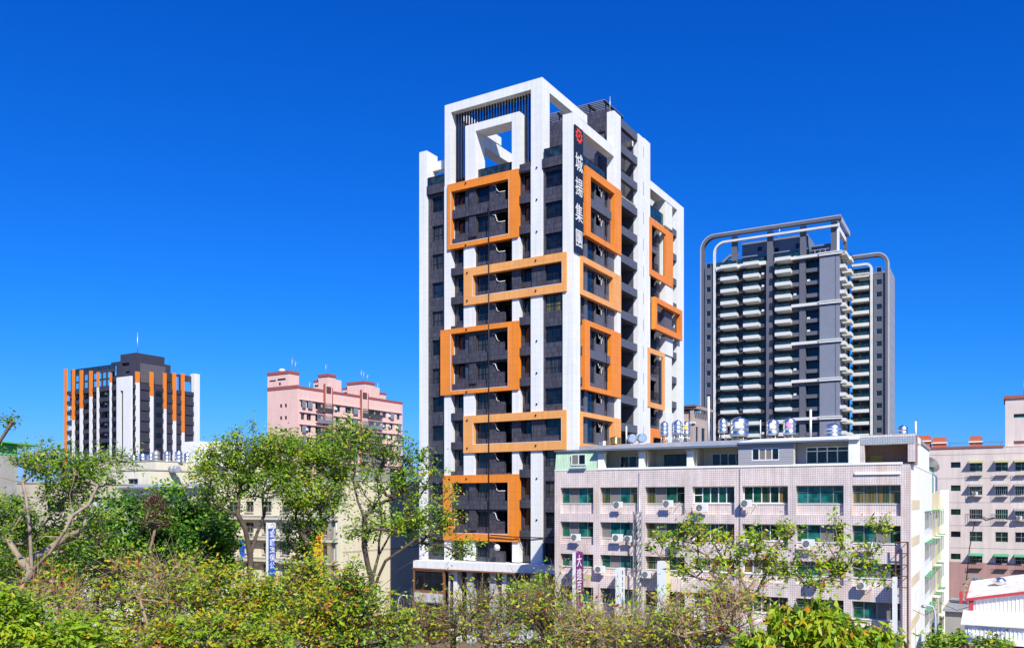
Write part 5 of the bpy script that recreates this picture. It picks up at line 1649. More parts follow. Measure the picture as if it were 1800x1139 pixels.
flat('edge_line', [loc_xy(x, yy) for x, yy in ((-400, -25.3), (300, -25.3), (300, -25.15), (-400, -25.15))], 0.011, line_white)

# ------------------------------------------------------------------ blade signs along the street
def strokes(parent, mat, x, z, s, seed):
    """unreadable small print: a few short bars where one character stands"""
    rnd = random.Random(seed)
    bm = bmesh.new()
    for i in range(4):
        zz = z + s * (0.38 - i * 0.25)
        w = s * rnd.uniform(.2, .45)
        addbox(bm, x - w, x + w, -0.012, 0.0, zz - s * .05, zz + s * .05)
    w = s * .06
    addbox(bm, x - w, x + w, -0.014, -0.0005, z - s * .45, z + s * .45)
    o = link('lettering', finish(bm, mat, 'lettering'), parent, (0, 0, 0))
    return o

def blade(root, x, y0, ln, z0, z1, th, face, edge, label, chars=(), cm=None, csize=0.9, name='blade_sign', top=None):
    """sign standing out from a facade; its face looks along the facade to the right."""
    p = on(root, x, y0 - ln / 2, 0)
    t = thing(name, label, 'sign', (p[0], p[1], z0), root.rotation_euler[2] + R(90))
    h = z1 - z0
    link('board', box_mesh(ln, th, h, face), t, (-ln / 2, 0.0, 0))
    link('edge', box_mesh(0.03, th + .03, h + .03, edge), t, (-ln / 2 - 0.032, -0.015, -0.015))
    if top:
        link('top_panel', box_mesh(ln, 0.01, 0.75, top), t, (-ln / 2, -0.012, h - 0.78))
    for i, (ch, z) in enumerate(chars):
        link('lettering', text_mesh(ch, cm, csize, 0.010, 0.95), t, (0, -0.014, z - z0))
    for z in (0.3, h - 0.3):
        tube('bracket', [(ln / 2, th / 2, z), (ln / 2 + 0.5, th / 2, z)], 0.04, galv, t)
    return t
blue = M('blue_sign_face', (0.012, 0.10, 0.55), 0.4, var=0.05)
purple = M('purple_sign_face', (0.16, 0.012, 0.17), 0.45, var=0.06)
yellow = M('yellow_sign_face', (0.80, 0.50, 0.01), 0.45, var=0.05)
lemon = M('lemon_sign_face', (0.72, 0.66, 0.22), 0.45, var=0.05)
pale_b = M('pale_blue_sign_face', (0.72, 0.77, 0.82), 0.45, var=0.04)
navy_ink = M('navy_ink', (0.02, 0.05, 0.16), 0.5)
bs = blade(sign_house, -10.9, -0.6, 1.35, 5.6, 12.75, 0.4, blue, white, 'blue blade sign with white characters and a white emblem panel on top',
           (('宏', 11.2), ('鑽', 10.1), ('環', 9.05), ('保', 8.05), ('公', 7.0)), white, 0.98, top=white)
link('emblem', sweep_mesh([(-0.35, 6.55), (-0.05, 6.95), (0.3, 6.6), (0.25, 6.2), (0.0, 6.0)], 0.14, -0.03, -0.013, white), bs)
link('emblem_ink', sweep_mesh([(-0.3, 6.75), (0.0, 7.0), (0.35, 6.7)], 0.09, -0.034, -0.024, navy_ink), bs)
ys = blade(sign_house, -2.3, -0.6, 1.5, 6.2, 11.6, 0.35, yellow, yellow, 'yellow blade sign with a red mark, right corner of the pale house')
link('mark', prism_mesh([(0.0, 4.2), (0.32, 4.55), (0.28, 4.8), (0.1, 4.85), (0.0, 4.72), (-0.1, 4.85), (-0.28, 4.8), (-0.32, 4.55)], -0.02, -0.004, M('red_mark', (0.6, 0.03, 0.04), 0.5)), ys)
for i, z in enumerate((3.5, 2.6, 1.7)):
    strokes(ys, navy_ink, 0.15, z, 0.6, i)
blade(sign_house, -17.2, -0.4, 0.7, 7.5, 10.2, 0.2, blue, blue, 'small blue blade sign beside the dense dark tree')
ps = blade(pink, 2.95, -0.45, 1.45, 5.6, 11.15, 0.28, purple, white, 'purple blade sign with white characters on the pink tiled facade',
           (('大', 10.4), ('建', 9.2), ('百', 8.1)), white, 1.1)
tube('stay', [(0.9, 0.1, 5.5), (-0.1, 1.2, 5.8)], 0.03, rust, ps)
for z in range(8):
    link('ladder_rung', box_mesh(0.35, 0.04, 0.04, rust), ps, (0.75, 0.1, 0.4 + z * 0.65))
for q in (0.74, 1.08):
    link('ladder_rail', box_mesh(0.04, 0.05, 5.4, rust), ps, (q, 0.1, 0.0))
w2 = blade(pink, 6.9, -0.45, 1.05, 5.9, 9.9, 0.4, white, pale_b, 'white blade sign with small dark print and a blue drop mark')
for i, z in enumerate((3.6, 3.1, 2.6, 2.1)):
    strokes(w2, navy_ink, 0.0, z, 0.36, 20 + i)
link('mark', prism_mesh([(0.0, 0.5), (0.22, 0.8), (0.25, 1.1), (0.12, 1.4), (-0.05, 1.6), (-0.05, 1.2), (-0.2, 0.9)], -0.02, -0.004, M('sky_blue_ink', (0.03, 0.25, 0.6), 0.5)), w2)
blade(pink, 10.9, -0.45, 0.9, 5.4, 10.6, 0.75, lemon, pale_b, 'lemon yellow blade sign with a wide white front on the pink facade')
wb = blade(pink, 28.3, -0.3, 0.9, 1.6, 10.0, 0.25, pale_b, white, 'tall white blank sign board at the right end of the pink facade')
def steel_frame():
    t = thing('ladder_frame', 'rusty steel ladder frame on a pole at the right end of the pink facade', 'ladder', on(pink, 28.6, -0.55, 0), pink.rotation_euler[2])
    link('pole', box_mesh(0.12, 0.12, 12.6, rust), t, (0.35, 0, 0))
    link('rail', box_mesh(0.09, 0.09, 3.4, rust), t, (-0.45, 0, 9.2))
    for i in range(5):
        link('rung', box_mesh(0.8, 0.07, 0.07, rust), t, (-0.45, 0.01, 9.2 + i * 0.83))
        if i < 4:
            tube('diagonal', [(-0.4, 0.04, 9.25 + i * .83), (0.35, 0.04, 10.0 + i * .83)], 0.03, rust, t)
steel_frame()

def lattice():
    t = thing('lattice_mast', 'grey lattice mast standing before the pink facade between first bays', 'mast', on(pink, 7.75, -0.75, 0), pink.rotation_euler[2])
    for x, y in ((0, 0), (0.5, 0), (0.5, 0.5), (0, 0.5)):
        link('upright', box_mesh(0.09, 0.09, 14.7, galv), t, (x, y, 0))
    for i in range(20):
        z = 0.5 + i * 0.7
        tube('brace', [(0.05, 0.0, z), (0.55, 0.0, z + 0.7)], 0.035, galv, t, seg=4)
        tube('brace', [(0.56, 0.05, z), (0.56, 0.55, z + 0.7)], 0.035, galv, t, seg=4)
lattice()

def street_lamp(px, d, h, label, arm=-1.4):
    p = at(px, 900, d)
    t = thing('street_lamp', label, 'street lamp', (p.x, p.y, 0))
    pts = [(0, 0, 0), (0, 0, h - 0.8), (arm * .06, 0, h - .4), (arm * 0.25, 0, h - .08), (arm * .6, 0, h), (arm * .85, 0, h - .05)]
    tube('pole', pts, [0.11, 0.08, 0.07, 0.06, 0.05, 0.05], M('pale_lamp_steel', (0.55, 0.62, 0.68), 0.45, metal=0.3), t, seg=8)
    link('lamp_head', lathe_mesh(((0, -.1), (0.14, -.08), (0.2, 0), (0.12, 0.1), (0, 0.12)), galv, 12), t, (arm, 0, h - .08))
street_lamp(1644, 58, 8.6, 'pale blue street lamp with curved arm before the white end wall', -0.75)
street_lamp(700, 84, 6.5, 'slim white street lamp pole before the tower shop front', 0.8)

# parked scooters at the kerb, seen through the leaves
rubber = M('tyre_rubber', (0.02, 0.02, 0.02), 0.8)
def scooter(px, d, m, label, turn):
    p = at(px, 900, d)
    t = thing('parked_scooter', label, 'scooter', (p.x, p.y, 0.005), RZ + turn, 'scooters parked on the street')
    for x in (-0.6, 0.62):
        w = link('wheel', lathe_mesh(((0.13, -0.05), (0.22, -0.06), (0.255, 0), (0.22, 0.06), (0.13, 0.05), (0.13, -0.05)), rubber, 18), t, (x, 0, 0.255))
        w.rotation_euler = (R(90), 0, 0)
        link('hub', lathe_mesh(((0, -.04), (0.13, -.04), (0.13, .04), (0, .04)), galv, 10), t, (x, 0, 0.255)).rotation_euler = (R(90), 0, 0)
    link('body', prism_mesh([(-0.95, 0.62), (-0.85, 0.78), (-0.1, 0.72), (0.0, 0.36), (0.28, 0.34), (0.42, 0.9), (0.5, 0.95), (0.56, 0.85), (0.46, 0.28), (0.3, 0.22), (-0.3, 0.22), (-0.42, 0.42), (-0.8, 0.48)], -0.17, 0.17, m), t)
    link('seat', prism_mesh([(-0.85, 0.79), (-0.8, 0.87), (-0.15, 0.82), (-0.08, 0.73)], -0.15, 0.15, rubber), t)
    tube('handlebar', [(0.36, -0.33, 1.05), (0.44, 0, 1.0), (0.36, 0.33, 1.05)], 0.025, rubber, t)
    link('headlight', lathe_mesh(((0, 0), (0.1, 0.02), (0.08, 0.1), (0, 0.12)), steel, 10), t, (0.5, 0, 0.93)).rotation_euler = (0, R(90), 0)
    for y in (-0.3, 0.3):
        tube('mirror', [(0.38, y, 1.05), (0.34, y * 1.15, 1.28)], 0.015, rubber, t)
    tube('fork', [(0.47, 0, 0.7), (0.62, 0, 0.26)], 0.04, galv, t)
scooter(110, 105, ac_white, 'white scooter parked on the road behind the left bushes, first of its row', R(70))
scooter(121, 103, M('dark_scooter_paint', (0.03, 0.03, 0.04), 0.3), 'dark scooter parked next to the white one on the road', R(66))
scooter(100, 108, M('silver_scooter_paint', (0.5, 0.5, 0.52), 0.3, metal=.5), 'silver scooter parked behind the white one on the road', R(74))

def canopy_tent():
    p = at(893, 900, 80)
    t = thing('market_canopy', 'white gabled canopy roof on posts before the tower entrance', 'canopy', (p.x, p.y, 0), RZ)
    cv = M('white_canopy_cloth', (0.40, 0.42, 0.46), 0.7, var=0.12)
    bm = bmesh.new()
    v = [bm.verts.new(q) for q in ((-3, -2, 3.0), (3, -2, 3.0), (3, 2, 3.0), (-3, 2, 3.0), (-1.2, 0, 4.35), (1.6, 0, 4.35))]
    for f in ((0, 1, 5, 4), (1, 2, 5), (2, 3, 4, 5), (3, 0, 4), (0, 3, 2, 1)):
        bm.faces.new([v[q] for q in f])
    link('cloth_roof', finish(bm, cv, 'cloth_roof'), t)
    for x in (-2.8, 2.8):
        for y in (-1.8, 1.8):
            link('post', box_mesh(0.08, 0.08, 3.0, galv), t, (x, y, 0))
canopy_tent()

# overhead wires and a utility pole by the shed
def wires():
    t = thing('utility_pole', 'thin dark utility pole with wires in the lane', 'utility pole', tuple(at(1649, 900, 66).xy) + (0,))
    tube('pole', [(0, 0, 0), (0, 0, 8.2)], 0.09, concrete, t)
    a = t.location
    for dz, tgt in ((7.4, at(1600, 900, 66)), (7.9, at(1715, 1000, 64))):
        e = Vector(tgt) - Vector(a)
        tube('wire', [(0, 0, dz), (e.x * .5, e.y * .5, dz - 0.5), (e.x, e.y, dz)], 0.02, black_metal, t)
wires()
# ------------------------------------------------------------------ trees
def leaf_material(name, ramp, trans=0.38):
    m = bpy.data.materials.new(name)
    m.use_nodes = True
    nt = m.node_tree
    N, Lk = nt.nodes, nt.links
    b = N['Principled BSDF']
    at_ = N.new('ShaderNodeAttribute')
    at_.attribute_name = 'tint'
    rp = N.new('ShaderNodeValToRGB')
    els = rp.color_ramp.elements
    while len(els) > 1:
        els.remove(els[-1])
    els[0].position, els[0].color = ramp[0][0], (*ramp[0][1], 1)
    for p, c in ramp[1:]:
        e = els.new(p)
        e.color = (*c, 1)
    Lk.new(at_.outputs['Fac'], rp.inputs[0])
    Lk.new(rp.outputs[0], b.inputs['Base Color'])
    b.inputs['Roughness'].default_value = 0.42
    b.inputs['Specular IOR Level'].default_value = 0.4
    tr = N.new('ShaderNodeBsdfTranslucent')
    Lk.new(rp.outputs[0], tr.inputs['Color'])
    mx = N.new('ShaderNodeMixShader')
    mx.inputs[0].default_value = trans
    Lk.new(b.outputs[0], mx.inputs[1])
    Lk.new(tr.outputs[0], mx.inputs[2])
    Lk.new(mx.outputs[0], N['Material Output'].inputs['Surface'])
    return m

G1, G2, G3 = (0.032, 0.085, 0.008), (0.16, 0.32, 0.015), (0.33, 0.52, 0.02)
Y1, Y2, O1 = (0.46, 0.50, 0.02), (0.62, 0.46, 0.02), (0.60, 0.22, 0.02)
leaf_dark = leaf_material('dense_dark_leaves', [(0, (0.022, 0.075, 0.012)), (0.35, (0.06, 0.19, 0.022)), (0.7, (0.15, 0.35, 0.02)), (1, (0.36, 0.54, 0.025))], 0.34)
leaf_mid = leaf_material('mid_green_leaves', [(0, G1), (0.35, G2), (0.75, G3), (0.93, Y1), (1, Y2)])
leaf_yellow = leaf_material('yellow_green_leaves', [(0, G1), (0.25, G2), (0.55, G3), (0.78, Y1), (0.93, Y2), (1, O1)])
leaf_autumn = leaf_material('autumn_mixed_leaves', [(0, G2), (0.3, G3), (0.55, Y1), (0.8, Y2), (0.95, O1), (1, (0.35, 0.04, 0.02))])
leaf_maroon = leaf_material('maroon_leaves', [(0, (0.04, 0.012, 0.012)), (1, (0.14, 0.03, 0.03))])
bark = M('grey_brown_bark', (0.21, 0.145, 0.095), 0.9, var=0.35, scale=2.5, bump=0.5)
bark_pale = M('pale_bark', (0.31, 0.24, 0.18), 0.9, var=0.3, scale=2.5, bump=0.5)
bark_dark = M('dark_bark', (0.10, 0.072, 0.055), 0.9, var=0.35, scale=2.5, bump=0.5)


def quads_to_mesh(name, V, nper, mat, tint=None):
    n = len(V) // nper
    me = bpy.data.meshes.new(name)
    me.vertices.add(len(V))
    me.vertices.foreach_set('co', V.astype(np.float32).ravel())
    me.loops.add(len(V))
    me.loops.foreach_set('vertex_index', np.arange(len(V), dtype=np.int32))
    me.polygons.add(n)
    me.polygons.foreach_set('loop_start', np.arange(0, len(V), nper, dtype=np.int32))
    me.polygons.foreach_set('loop_total', np.full(n, nper, np.int32))
    if tint is not None:
        a = me.attributes.new('tint', 'FLOAT', 'FACE')
        a.data.foreach_set('value', tint.astype(np.float32))
    me.materials.append(mat)
    me.update(calc_edges=True)
    return me


def tubes_mesh(name, segs, mat, sides=5):
    """segs: list of (p0, p1, r0, r1); every one a tapered open tube."""
    P0 = np.array([s[0] for s in segs]); P1 = np.array([s[1] for s in segs])
    r0 = np.array([s[2] for s in segs]); r1 = np.array([s[3] for s in segs])
    t = P1 - P0
    ln = np.linalg.norm(t, axis=1, keepdims=True)
    t = t / np.maximum(ln, 1e-6)
    P1 = P1 + t * (r1 * 0.4)[:, None]
    up = np.tile(np.array([0.31, 0.17, 0.93]), (len(segs), 1))
    a = np.cross(t, up); a /= np.maximum(np.linalg.norm(a, axis=1, keepdims=True), 1e-6)
    b = np.cross(t, a)
    ang = np.arange(sides) * 2 * math.pi / sides
    ring = lambda P, r: P[:, None, :] + (a[:, None, :] * np.cos(ang)[None, :, None] + b[:, None, :] * np.sin(ang)[None, :, None]) * r[:, None, None]
    A, B = ring(P0, r0), ring(P1, r1)
    V = np.concatenate([A, B], 1).reshape(-1, 3)
    n = len(segs)
    base = np.arange(n)[:, None] * (2 * sides)
    k = np.arange(sides)[None, :]
    f = np.stack([base + k, base + (k + 1) % sides, base + sides + (k + 1) % sides, base + sides + k], 2).reshape(-1, 4)
    me = bpy.data.meshes.new(name)
    me.vertices.add(len(V)); me.vertices.foreach_set('co', V.astype(np.float32).ravel())
    me.loops.add(f.size); me.loops.foreach_set('vertex_index', f.astype(np.int32).ravel())
    me.polygons.add(len(f))
    me.polygons.foreach_set('loop_start', np.arange(0, f.size, 4, dtype=np.int32))
    me.polygons.foreach_set('loop_total', np.full(len(f), 4, np.int32))
    me.polygons.foreach_set('use_smooth', np.ones(len(f), bool))
    me.materials.append(mat)
    me.update(calc_edges=True)
    return me


SUNV = np.array(sd)

def leaves_array(C, size, rng, droop=0.3, aspect=0.42, jitter=0.35):
    """one kite-shaped leaf per centre, turned at random but mostly face up"""
    n = len(C)
    d = rng.normal(size=(n, 3)); d[:, 2] = d[:, 2] * 0.6 - droop
    d /= np.linalg.norm(d, axis=1, keepdims=True)
    up = rng.normal(size=(n, 3)) * 0.6 + np.array([0, 0, 0.35]) + SUNV * 0.85
    s = np.cross(d, up); s /= np.maximum(np.linalg.norm(s, axis=1, keepdims=True), 1e-6)
    L = size * (1 + jitter * rng.uniform(-1, 1, n))[:, None]
    nrm = np.cross(s, d)
    mid = C + d * L * 0.42 - nrm * L * 0.06
    V = np.stack([C, mid + s * L * aspect / 2, C + d * L, mid - s * L * aspect / 2], 1)
    return V.reshape(-1, 3)


def grow(root_pts, centres, rng, wander=0.12, limbs=()):
    """Attach every crown point to the nearest part of the tree already grown; returns nodes, parents."""
    nodes = [np.array(p, float) for p in root_pts]
    par = [-1] + list(range(len(nodes) - 1))
    start = nodes[-1]
    for lb in limbs:
        j = int(np.argmin([np.linalg.norm(n - lb[0]) for n in nodes]))
        for a, b in zip(lb, lb[1:]):
            k = max(1, int(np.linalg.norm(b - a) / 0.7))
            for q in range(1, k + 1):
                nodes.append(a + (b - a) * q / k + rng.normal(size=3) * 0.03)
                par.append(j)
                j = len(nodes) - 1
    dist0 = np.linalg.norm(centres - start, axis=1)
    order = np.argsort(dist0 + rng.normal(size=len(centres)) * 0.2)
    tips = []
    first = len(root_pts) // 2
    for i in order:
        c = centres[i]
        A = np.array(nodes[first:])
        dv = c - A
        dd = np.linalg.norm(dv, axis=1)
        pen = dd + 0.9 * np.maximum(0, (A[:, 2] - c[2])) + 0.15 * np.linalg.norm(A - start, axis=1)
        j = int(np.argmin(pen)) + first
        p = nodes[j]
        L = np.linalg.norm(c - p)
        k = max(1, int(L / 0.8))
        prev = j
        sag = rng.normal(size=3) * wander * L * 0.6
        for q in range(1, k + 1):
            f = q / k
            pt = p + (c - p) * f + sag * math.sin(math.pi * f)
            pt[2] += 0.08 * L * math.sin(math.pi * f) * (-1 if L > 1.5 else 0)
            nodes.append(pt); par.append(prev)
            prev = len(nodes) - 1
        tips.append(prev)
    return nodes, par, tips


def make_tree(name, label, base, blobs, rng_seed, leaf_mat, bark_mat, leaf=0.16, n_centres=120, per=70, spread=0.5, r_trunk=0.2,
              trunk=None, twig=0.6, bare=0.0, tint=(0.5, 0.25), group=None, cat='tree', tip_r=0.012, droop=0.3, extra_twigs=3, aspect=0.42, single_leaves=0, rad_pow=0.52, limbs=()):
    rng = np.random.default_rng(rng_seed)
    base = np.array(base, float)
    cs = []
    tot = sum(b[4] for b in blobs)
    for (c, rx, ry, rz, w) in blobs:
        k = max(3, int(n_centres * w / tot))
        v = rng.normal(size=(k, 3)); v /= np.linalg.norm(v, axis=1, keepdims=True)
        v *= (rng.uniform(0.12, 1, k) ** 0.5)[:, None]
        cs.append(np.array(c) + v * np.array([rx, ry, rz]))
    centres = np.concatenate(cs)
    if trunk is None:
        cz = min(c[0][2] - c[3] * .6 for c in blobs)
        mean = np.mean([c[0] for c in blobs], axis=0)
        top = np.array([base[0] * .6 + mean[0] * .4, base[1] * .6 + mean[1] * .4, max(2.0, min(cz * .85, cz - 2.2))])
        trunk = [base + (top - base) * f + np.array([rng.normal() * .12, rng.normal() * .12, 0]) * math.sin(math.pi * f) for f in np.linspace(0, 1, 7)]
    nodes, par, tips = grow(trunk, centres, rng, limbs=limbs)
    N = len(nodes)
    load = np.zeros(N)
    for t in tips:
        load[t] += 1
    for i in range(N - 1, 0, -1):
        load[par[i]] += load[i] if par[i] >= 0 else 0
    rad = tip_r + (r_trunk - tip_r) * (load / max(load.max(), 1)) ** rad_pow
    segs = []
    for i in range(1, N):
        if par[i] >= 0:
            segs.append((nodes[par[i]], nodes[i], rad[par[i]] if load[par[i]] < load[i] * 2.2 else min(rad[par[i]], rad[i] * 1.35), rad[i]))
    # twigs and leaves at every tip
    Ls, tv = [], []
    for t in tips:
        p = nodes[t]
        out = p - nodes[par[t]]
        out /= max(np.linalg.norm(out), 1e-6)
        cl_t = np.clip(rng.normal(tint[0], tint[1] * 0.55), 0, 1)
        b = rng.random() < bare
        for q in range(extra_twigs):
            d = out * 0.7 + rng.normal(size=3) * 0.65 + np.array([0, 0, 0.22])
            d /= np.linalg.norm(d)
            L = twig * rng.uniform(0.6, 1.4)
            e = p + d * L
            segs.append((p, e, tip_r, tip_r * 0.45))
            m = int(per / extra_twigs * (0.1 if b else rng.uniform(0.35, 1.65)))
            if m:
                f = rng.uniform(0.15, 1.1, m)[:, None]
                Ls.append(p + (e - p) * f + rng.normal(size=(m, 3)) * spread * 0.55 * twig * np.array([1, 1, .8]))
                tv.append(np.clip(cl_t + rng.normal(size=m) * tint[1] * 0.6, 0, 1))
    C = np.concatenate(Ls); tv = np.concatenate(tv)
    root = thing(name, label, cat, tuple(base), 0, group)
    segs = [(a - base, b - base, r0, r1) for a, b, r0, r1 in segs]
    link('trunk', tubes_mesh('trunk', segs, bark_mat), root)
    C = C - base
    if single_leaves:                                     # the biggest leaves stand singly
        s = rng.permutation(len(C))
        near = s[np.argsort((C[s, 1]))][:single_leaves * 3][::3]
        mk = np.ones(len(C), bool); mk[near] = False
        shapes = []
        for q in range(6):
            bm = bmesh.new()
            V = [(0, 0, 0), (.14, .17, .03), (.42, .21, .04), (.75, .12, .01), (1, 0, -.06), (.75, -.12, .01), (.42, -.21, .04), (.14, -.17, .03), (.42, 0, 0), (.75, 0, -.03)]
            vs = [bm.verts.new((x * leaf, y * leaf, z * leaf)) for x, y, z in V]
            for f in ((0, 8, 2, 1), (0, 7, 6, 8), (8, 9, 3, 2), (8, 6, 5, 9), (9, 4, 3), (9, 5, 4)):
                bm.faces.new([vs[i] for i in f])
            me = finish(bm, leaf_mat, 'leaf')
            at_ = me.attributes.new('tint', 'FLOAT', 'FACE')
            at_.data.foreach_set('value', np.full(len(me.polygons), (0.12, 0.28, 0.4, 0.5, 0.6, 0.78)[q], np.float32))
            shapes.append(me)
        for i in near:
            o = bpy.data.objects.new('leaf', shapes[min(5, int(tv[i] * 6))])
            COL.objects.link(o); o.parent = root; o.location = C[i]
            o.rotation_euler = (rng.normal() * .5, 0.9 + rng.normal() * .45, rng.uniform(0, 6.28))
        C, tv = C[mk], tv[mk]
    V = leaves_array(C, leaf, rng, droop, aspect)
    o = link('crown', quads_to_mesh('crown', V, 4, leaf_mat, tv), root)
    o['kind'] = 'stuff'
    return root


def blob(px, py, d, rpx, rpy, w=1.0, ry=None, dd=0.0):
    c = at(px, py, d + dd)
    s = d / FPX
    return ((c.x, c.y, c.z), rpx * s, ry if ry else (rpx + rpy) / 2 * s, rpy * s, w)

def foot(px, d):
    p = at(px, 900, d)
    return (p.x, p.y, 0.0)

def path(pts, d, dd=None):
    return [np.array(at(px, py, d + (dd[i] if dd else 0))) for i, (px, py) in enumerate(pts)]
# ---- the trees of the park strip, left to right, surveyed at their distances
d = 28
make_tree('leaning_tree', 'open tree with forked smooth grey trunk at the left', foot(-15, d),
          [blob(75, 815, d, 50, 26, 1.0, dd=1.5), blob(150, 835, d, 55, 30, 1, dd=1.5), blob(5, 915, d, 40, 55, 1, dd=1), blob(110, 935, d, 45, 45, .9, dd=2.5), blob(165, 925, d, 30, 45, .6, dd=1.5), blob(60, 950, d, 40, 38, .6, dd=2.5), blob(195, 805, d, 40, 16, .35, dd=3), blob(120, 870, d, 50, 26, .6, dd=2)],
          1, leaf_mid, bark_pale, 0.14, 190, 56, 0.46, 0.155, trunk=[np.array(foot(-15, d))] + path([(-8, 1300), (8, 1120), (20, 1070), (38, 1030), (56, 1004)], d),
          limbs=[path([(56, 1004), (53, 930), (47, 870), (38, 850), (0, 838)], d, (0, 0, .5, 1, 1)), path([(56, 1004), (88, 975), (112, 935), (128, 906), (155, 887), (172, 852)], d, (0, -.5, -.5, 0, .5, 1)), path([(128, 906), (121, 872), (134, 842), (128, 820)], d)],
          twig=0.5, tint=(0.42, 0.3), extra_twigs=4)
d = 25
make_tree('leaning_tree', 'tree at the left edge whose long twig reaches up over the green gable', foot(-120, d),
          [blob(20, 742, d, 18, 8, .1), blob(-70, 880, d, 60, 70, 1), blob(-20, 960, d, 40, 50, .8), blob(-40, 900, d, 30, 30, .3)], 2, leaf_mid, bark, 0.12, 60, 46, 0.4, 0.2, twig=0.4, tint=(0.35, 0.3), tip_r=0.009)
d = 52
make_tree('dense_tree', 'dense dark green tree with glossy leaves between the cream houses and the bushes', foot(290, d),
          [blob(225, 938, d, 70, 64, 1.2), blob(315, 922, d, 75, 58, 1.4), blob(375, 955, d, 36, 55, .8), blob(205, 990, d, 60, 45, .7), blob(320, 985, d, 80, 40, 1)],
          3, leaf_dark, bark_dark, 0.25, 330, 90, 0.6, 0.22, twig=0.8, tint=(0.45, 0.42), extra_twigs=3, aspect=0.55)
d = 47
make_tree('young_tree', 'small maroon leaved tree standing in front of the dense dark tree', foot(272, d),
          [blob(276, 905, d, 18, 30, 1), blob(268, 880, d, 14, 20, .5)], 4, leaf_maroon, bark, 0.15, 26, 40, 0.5, 0.08, twig=0.5, tint=(.5, .3))
d = 46
make_tree('forked_tree', 'green tree with V shaped trunk beside the blue blade sign', foot(446, d),
          [blob(432, 795, d, 55, 35, 1.1), blob(388, 830, d, 55, 48, 1.2), blob(478, 800, d, 55, 40, 1.1), blob(470, 848, d, 60, 32, 1), blob(372, 880, d, 32, 26, .4)],
          5, leaf_mid, bark_dark, 0.2, 190, 50, 0.46, 0.16, trunk=[np.array(foot(446, d))] + path([(445, 1200), (445, 1060), (441, 1015), (440, 975)], d),
          limbs=[path([(440, 975), (432, 930), (418, 905), (396, 893), (365, 870)], d, (0, -.3, -.5, -1, -1)), path([(440, 975), (455, 935), (464, 905), (462, 868), (470, 830)], d, (0, .3, .6, .6, 1))],
          twig=0.75, tint=(0.5, 0.34))
d = 52
make_tree('broad_tree', 'broad green tree in front of the yellow blade sign', foot(556, d),
          [blob(520, 812, d, 55, 42, 1), blob(585, 800, d, 48, 42, 1), blob(555, 870, d, 62, 58, 1.4), blob(530, 945, d, 36, 46, .7), blob(515, 890, d, 20, 34, .25)],
          6, leaf_mid, bark_dark, 0.21, 210, 58, 0.5, 0.2, twig=0.8, tint=(0.46, 0.36))
d = 42
make_tree('spreading_tree', 'many-stemmed spreading tree before the blank cream wall and tower corner', foot(648, d),
          [blob(632, 765, d, 40, 26, .9), blob(685, 790, d, 40, 34, .9), blob(600, 790, d, 30, 40, .5), blob(735, 835, d, 36, 42, .9), blob(668, 850, d, 60, 40, .8), blob(700, 905, d, 70, 34, 1.1), blob(655, 930, d, 45, 24, .6), blob(745, 930, d, 55, 34, 1), blob(785, 890, d, 18, 45, .4), blob(800, 965, d, 30, 18, .35)],
          7, leaf_mid, bark_dark, 0.19, 190, 42, 0.44, 0.16, trunk=[np.array(foot(648, d))] + path([(648, 1250), (650, 1110), (652, 1055), (654, 1020)], d),
          limbs=[path([(654, 1020), (640, 960), (641, 910), (630, 880), (620, 845)], d, (0, -.4, -.6, -.6, 0)), path([(654, 1020), (664, 975), (690, 930), (735, 875), (775, 805)], d, (0, .3, .6, 1, 1.4)),
                 path([(652, 1040), (680, 985), (730, 950), (790, 905)], d, (0, -.7, -1, -1)), path([(652, 1050), (700, 1000), (755, 965), (830, 930)], d, (0, -1.2, -1.8, -2)), path([(664, 975), (672, 900), (660, 830), (640, 770)], d, (0, .8, 1.2, 1))],
          twig=0.65, tint=(0.48, 0.36))

# ---- lower front row
grp = None
d = 22
make_tree('leafy_bush', 'bright yellow-green bush in the lower left corner', foot(10, d),
          [blob(10, 1085, d, 55, 34, 1.2), blob(45, 1120, d, 70, 30, 1), blob(130, 1128, d, 50, 22, .6)], 8, leaf_yellow, bark, 0.19, 110, 66, 0.5, 0.14, twig=0.45, tint=(0.5, 0.26), aspect=0.36, cat='bush')
d = 31
make_tree('twiggy_tree', 'twiggy tree with yellow, orange and red leaves, lower left', foot(210, d),
          [blob(110, 1040, d, 40, 26, .7), blob(165, 1015, d, 30, 16, .4), blob(205, 1055, d, 45, 22, .7), blob(285, 1050, d, 50, 26, .9), blob(320, 1015, d, 22, 14, .3), blob(165, 1085, d, 40, 20, .5), blob(260, 1095, d, 50, 24, .7)], 9, leaf_autumn, bark, 0.165, 160, 40, 0.5, 0.16, twig=1.0, tint=(0.38, 0.36), bare=0.3, extra_twigs=4, tip_r=0.011)
d = 34
make_tree('twiggy_tree', 'yellow-green tree under the blue blade sign, lower middle left', foot(420, d),
          [blob(350, 1045, d, 45, 28, .9), blob(395, 1015, d, 26, 16, .4), blob(445, 1050, d, 45, 26, .9), blob(520, 1040, d, 50, 32, 1), blob(545, 1005, d, 18, 14, .25), blob(405, 1090, d, 60, 24, .8), blob(490, 1095, d, 40, 20, .5)], 10, leaf_yellow, bark, 0.18, 215, 48, 0.5, 0.18, twig=0.65, tint=(0.55, 0.38), bare=0.15, extra_twigs=4)
d = 26
make_tree('twiggy_tree', 'low tree with fresh green and yellow leaves along the lower left border', foot(330, d),
          [blob(305, 1120, d, 50, 24, .9), blob(385, 1112, d, 40, 24, .8), blob(455, 1130, d, 45, 20, .8), blob(215, 1132, d, 40, 18, .5)], 11, leaf_yellow, bark, 0.17, 125, 52, 0.45, 0.14, twig=0.5, tint=(0.54, 0.34), bare=0.2, extra_twigs=4)
d = 30
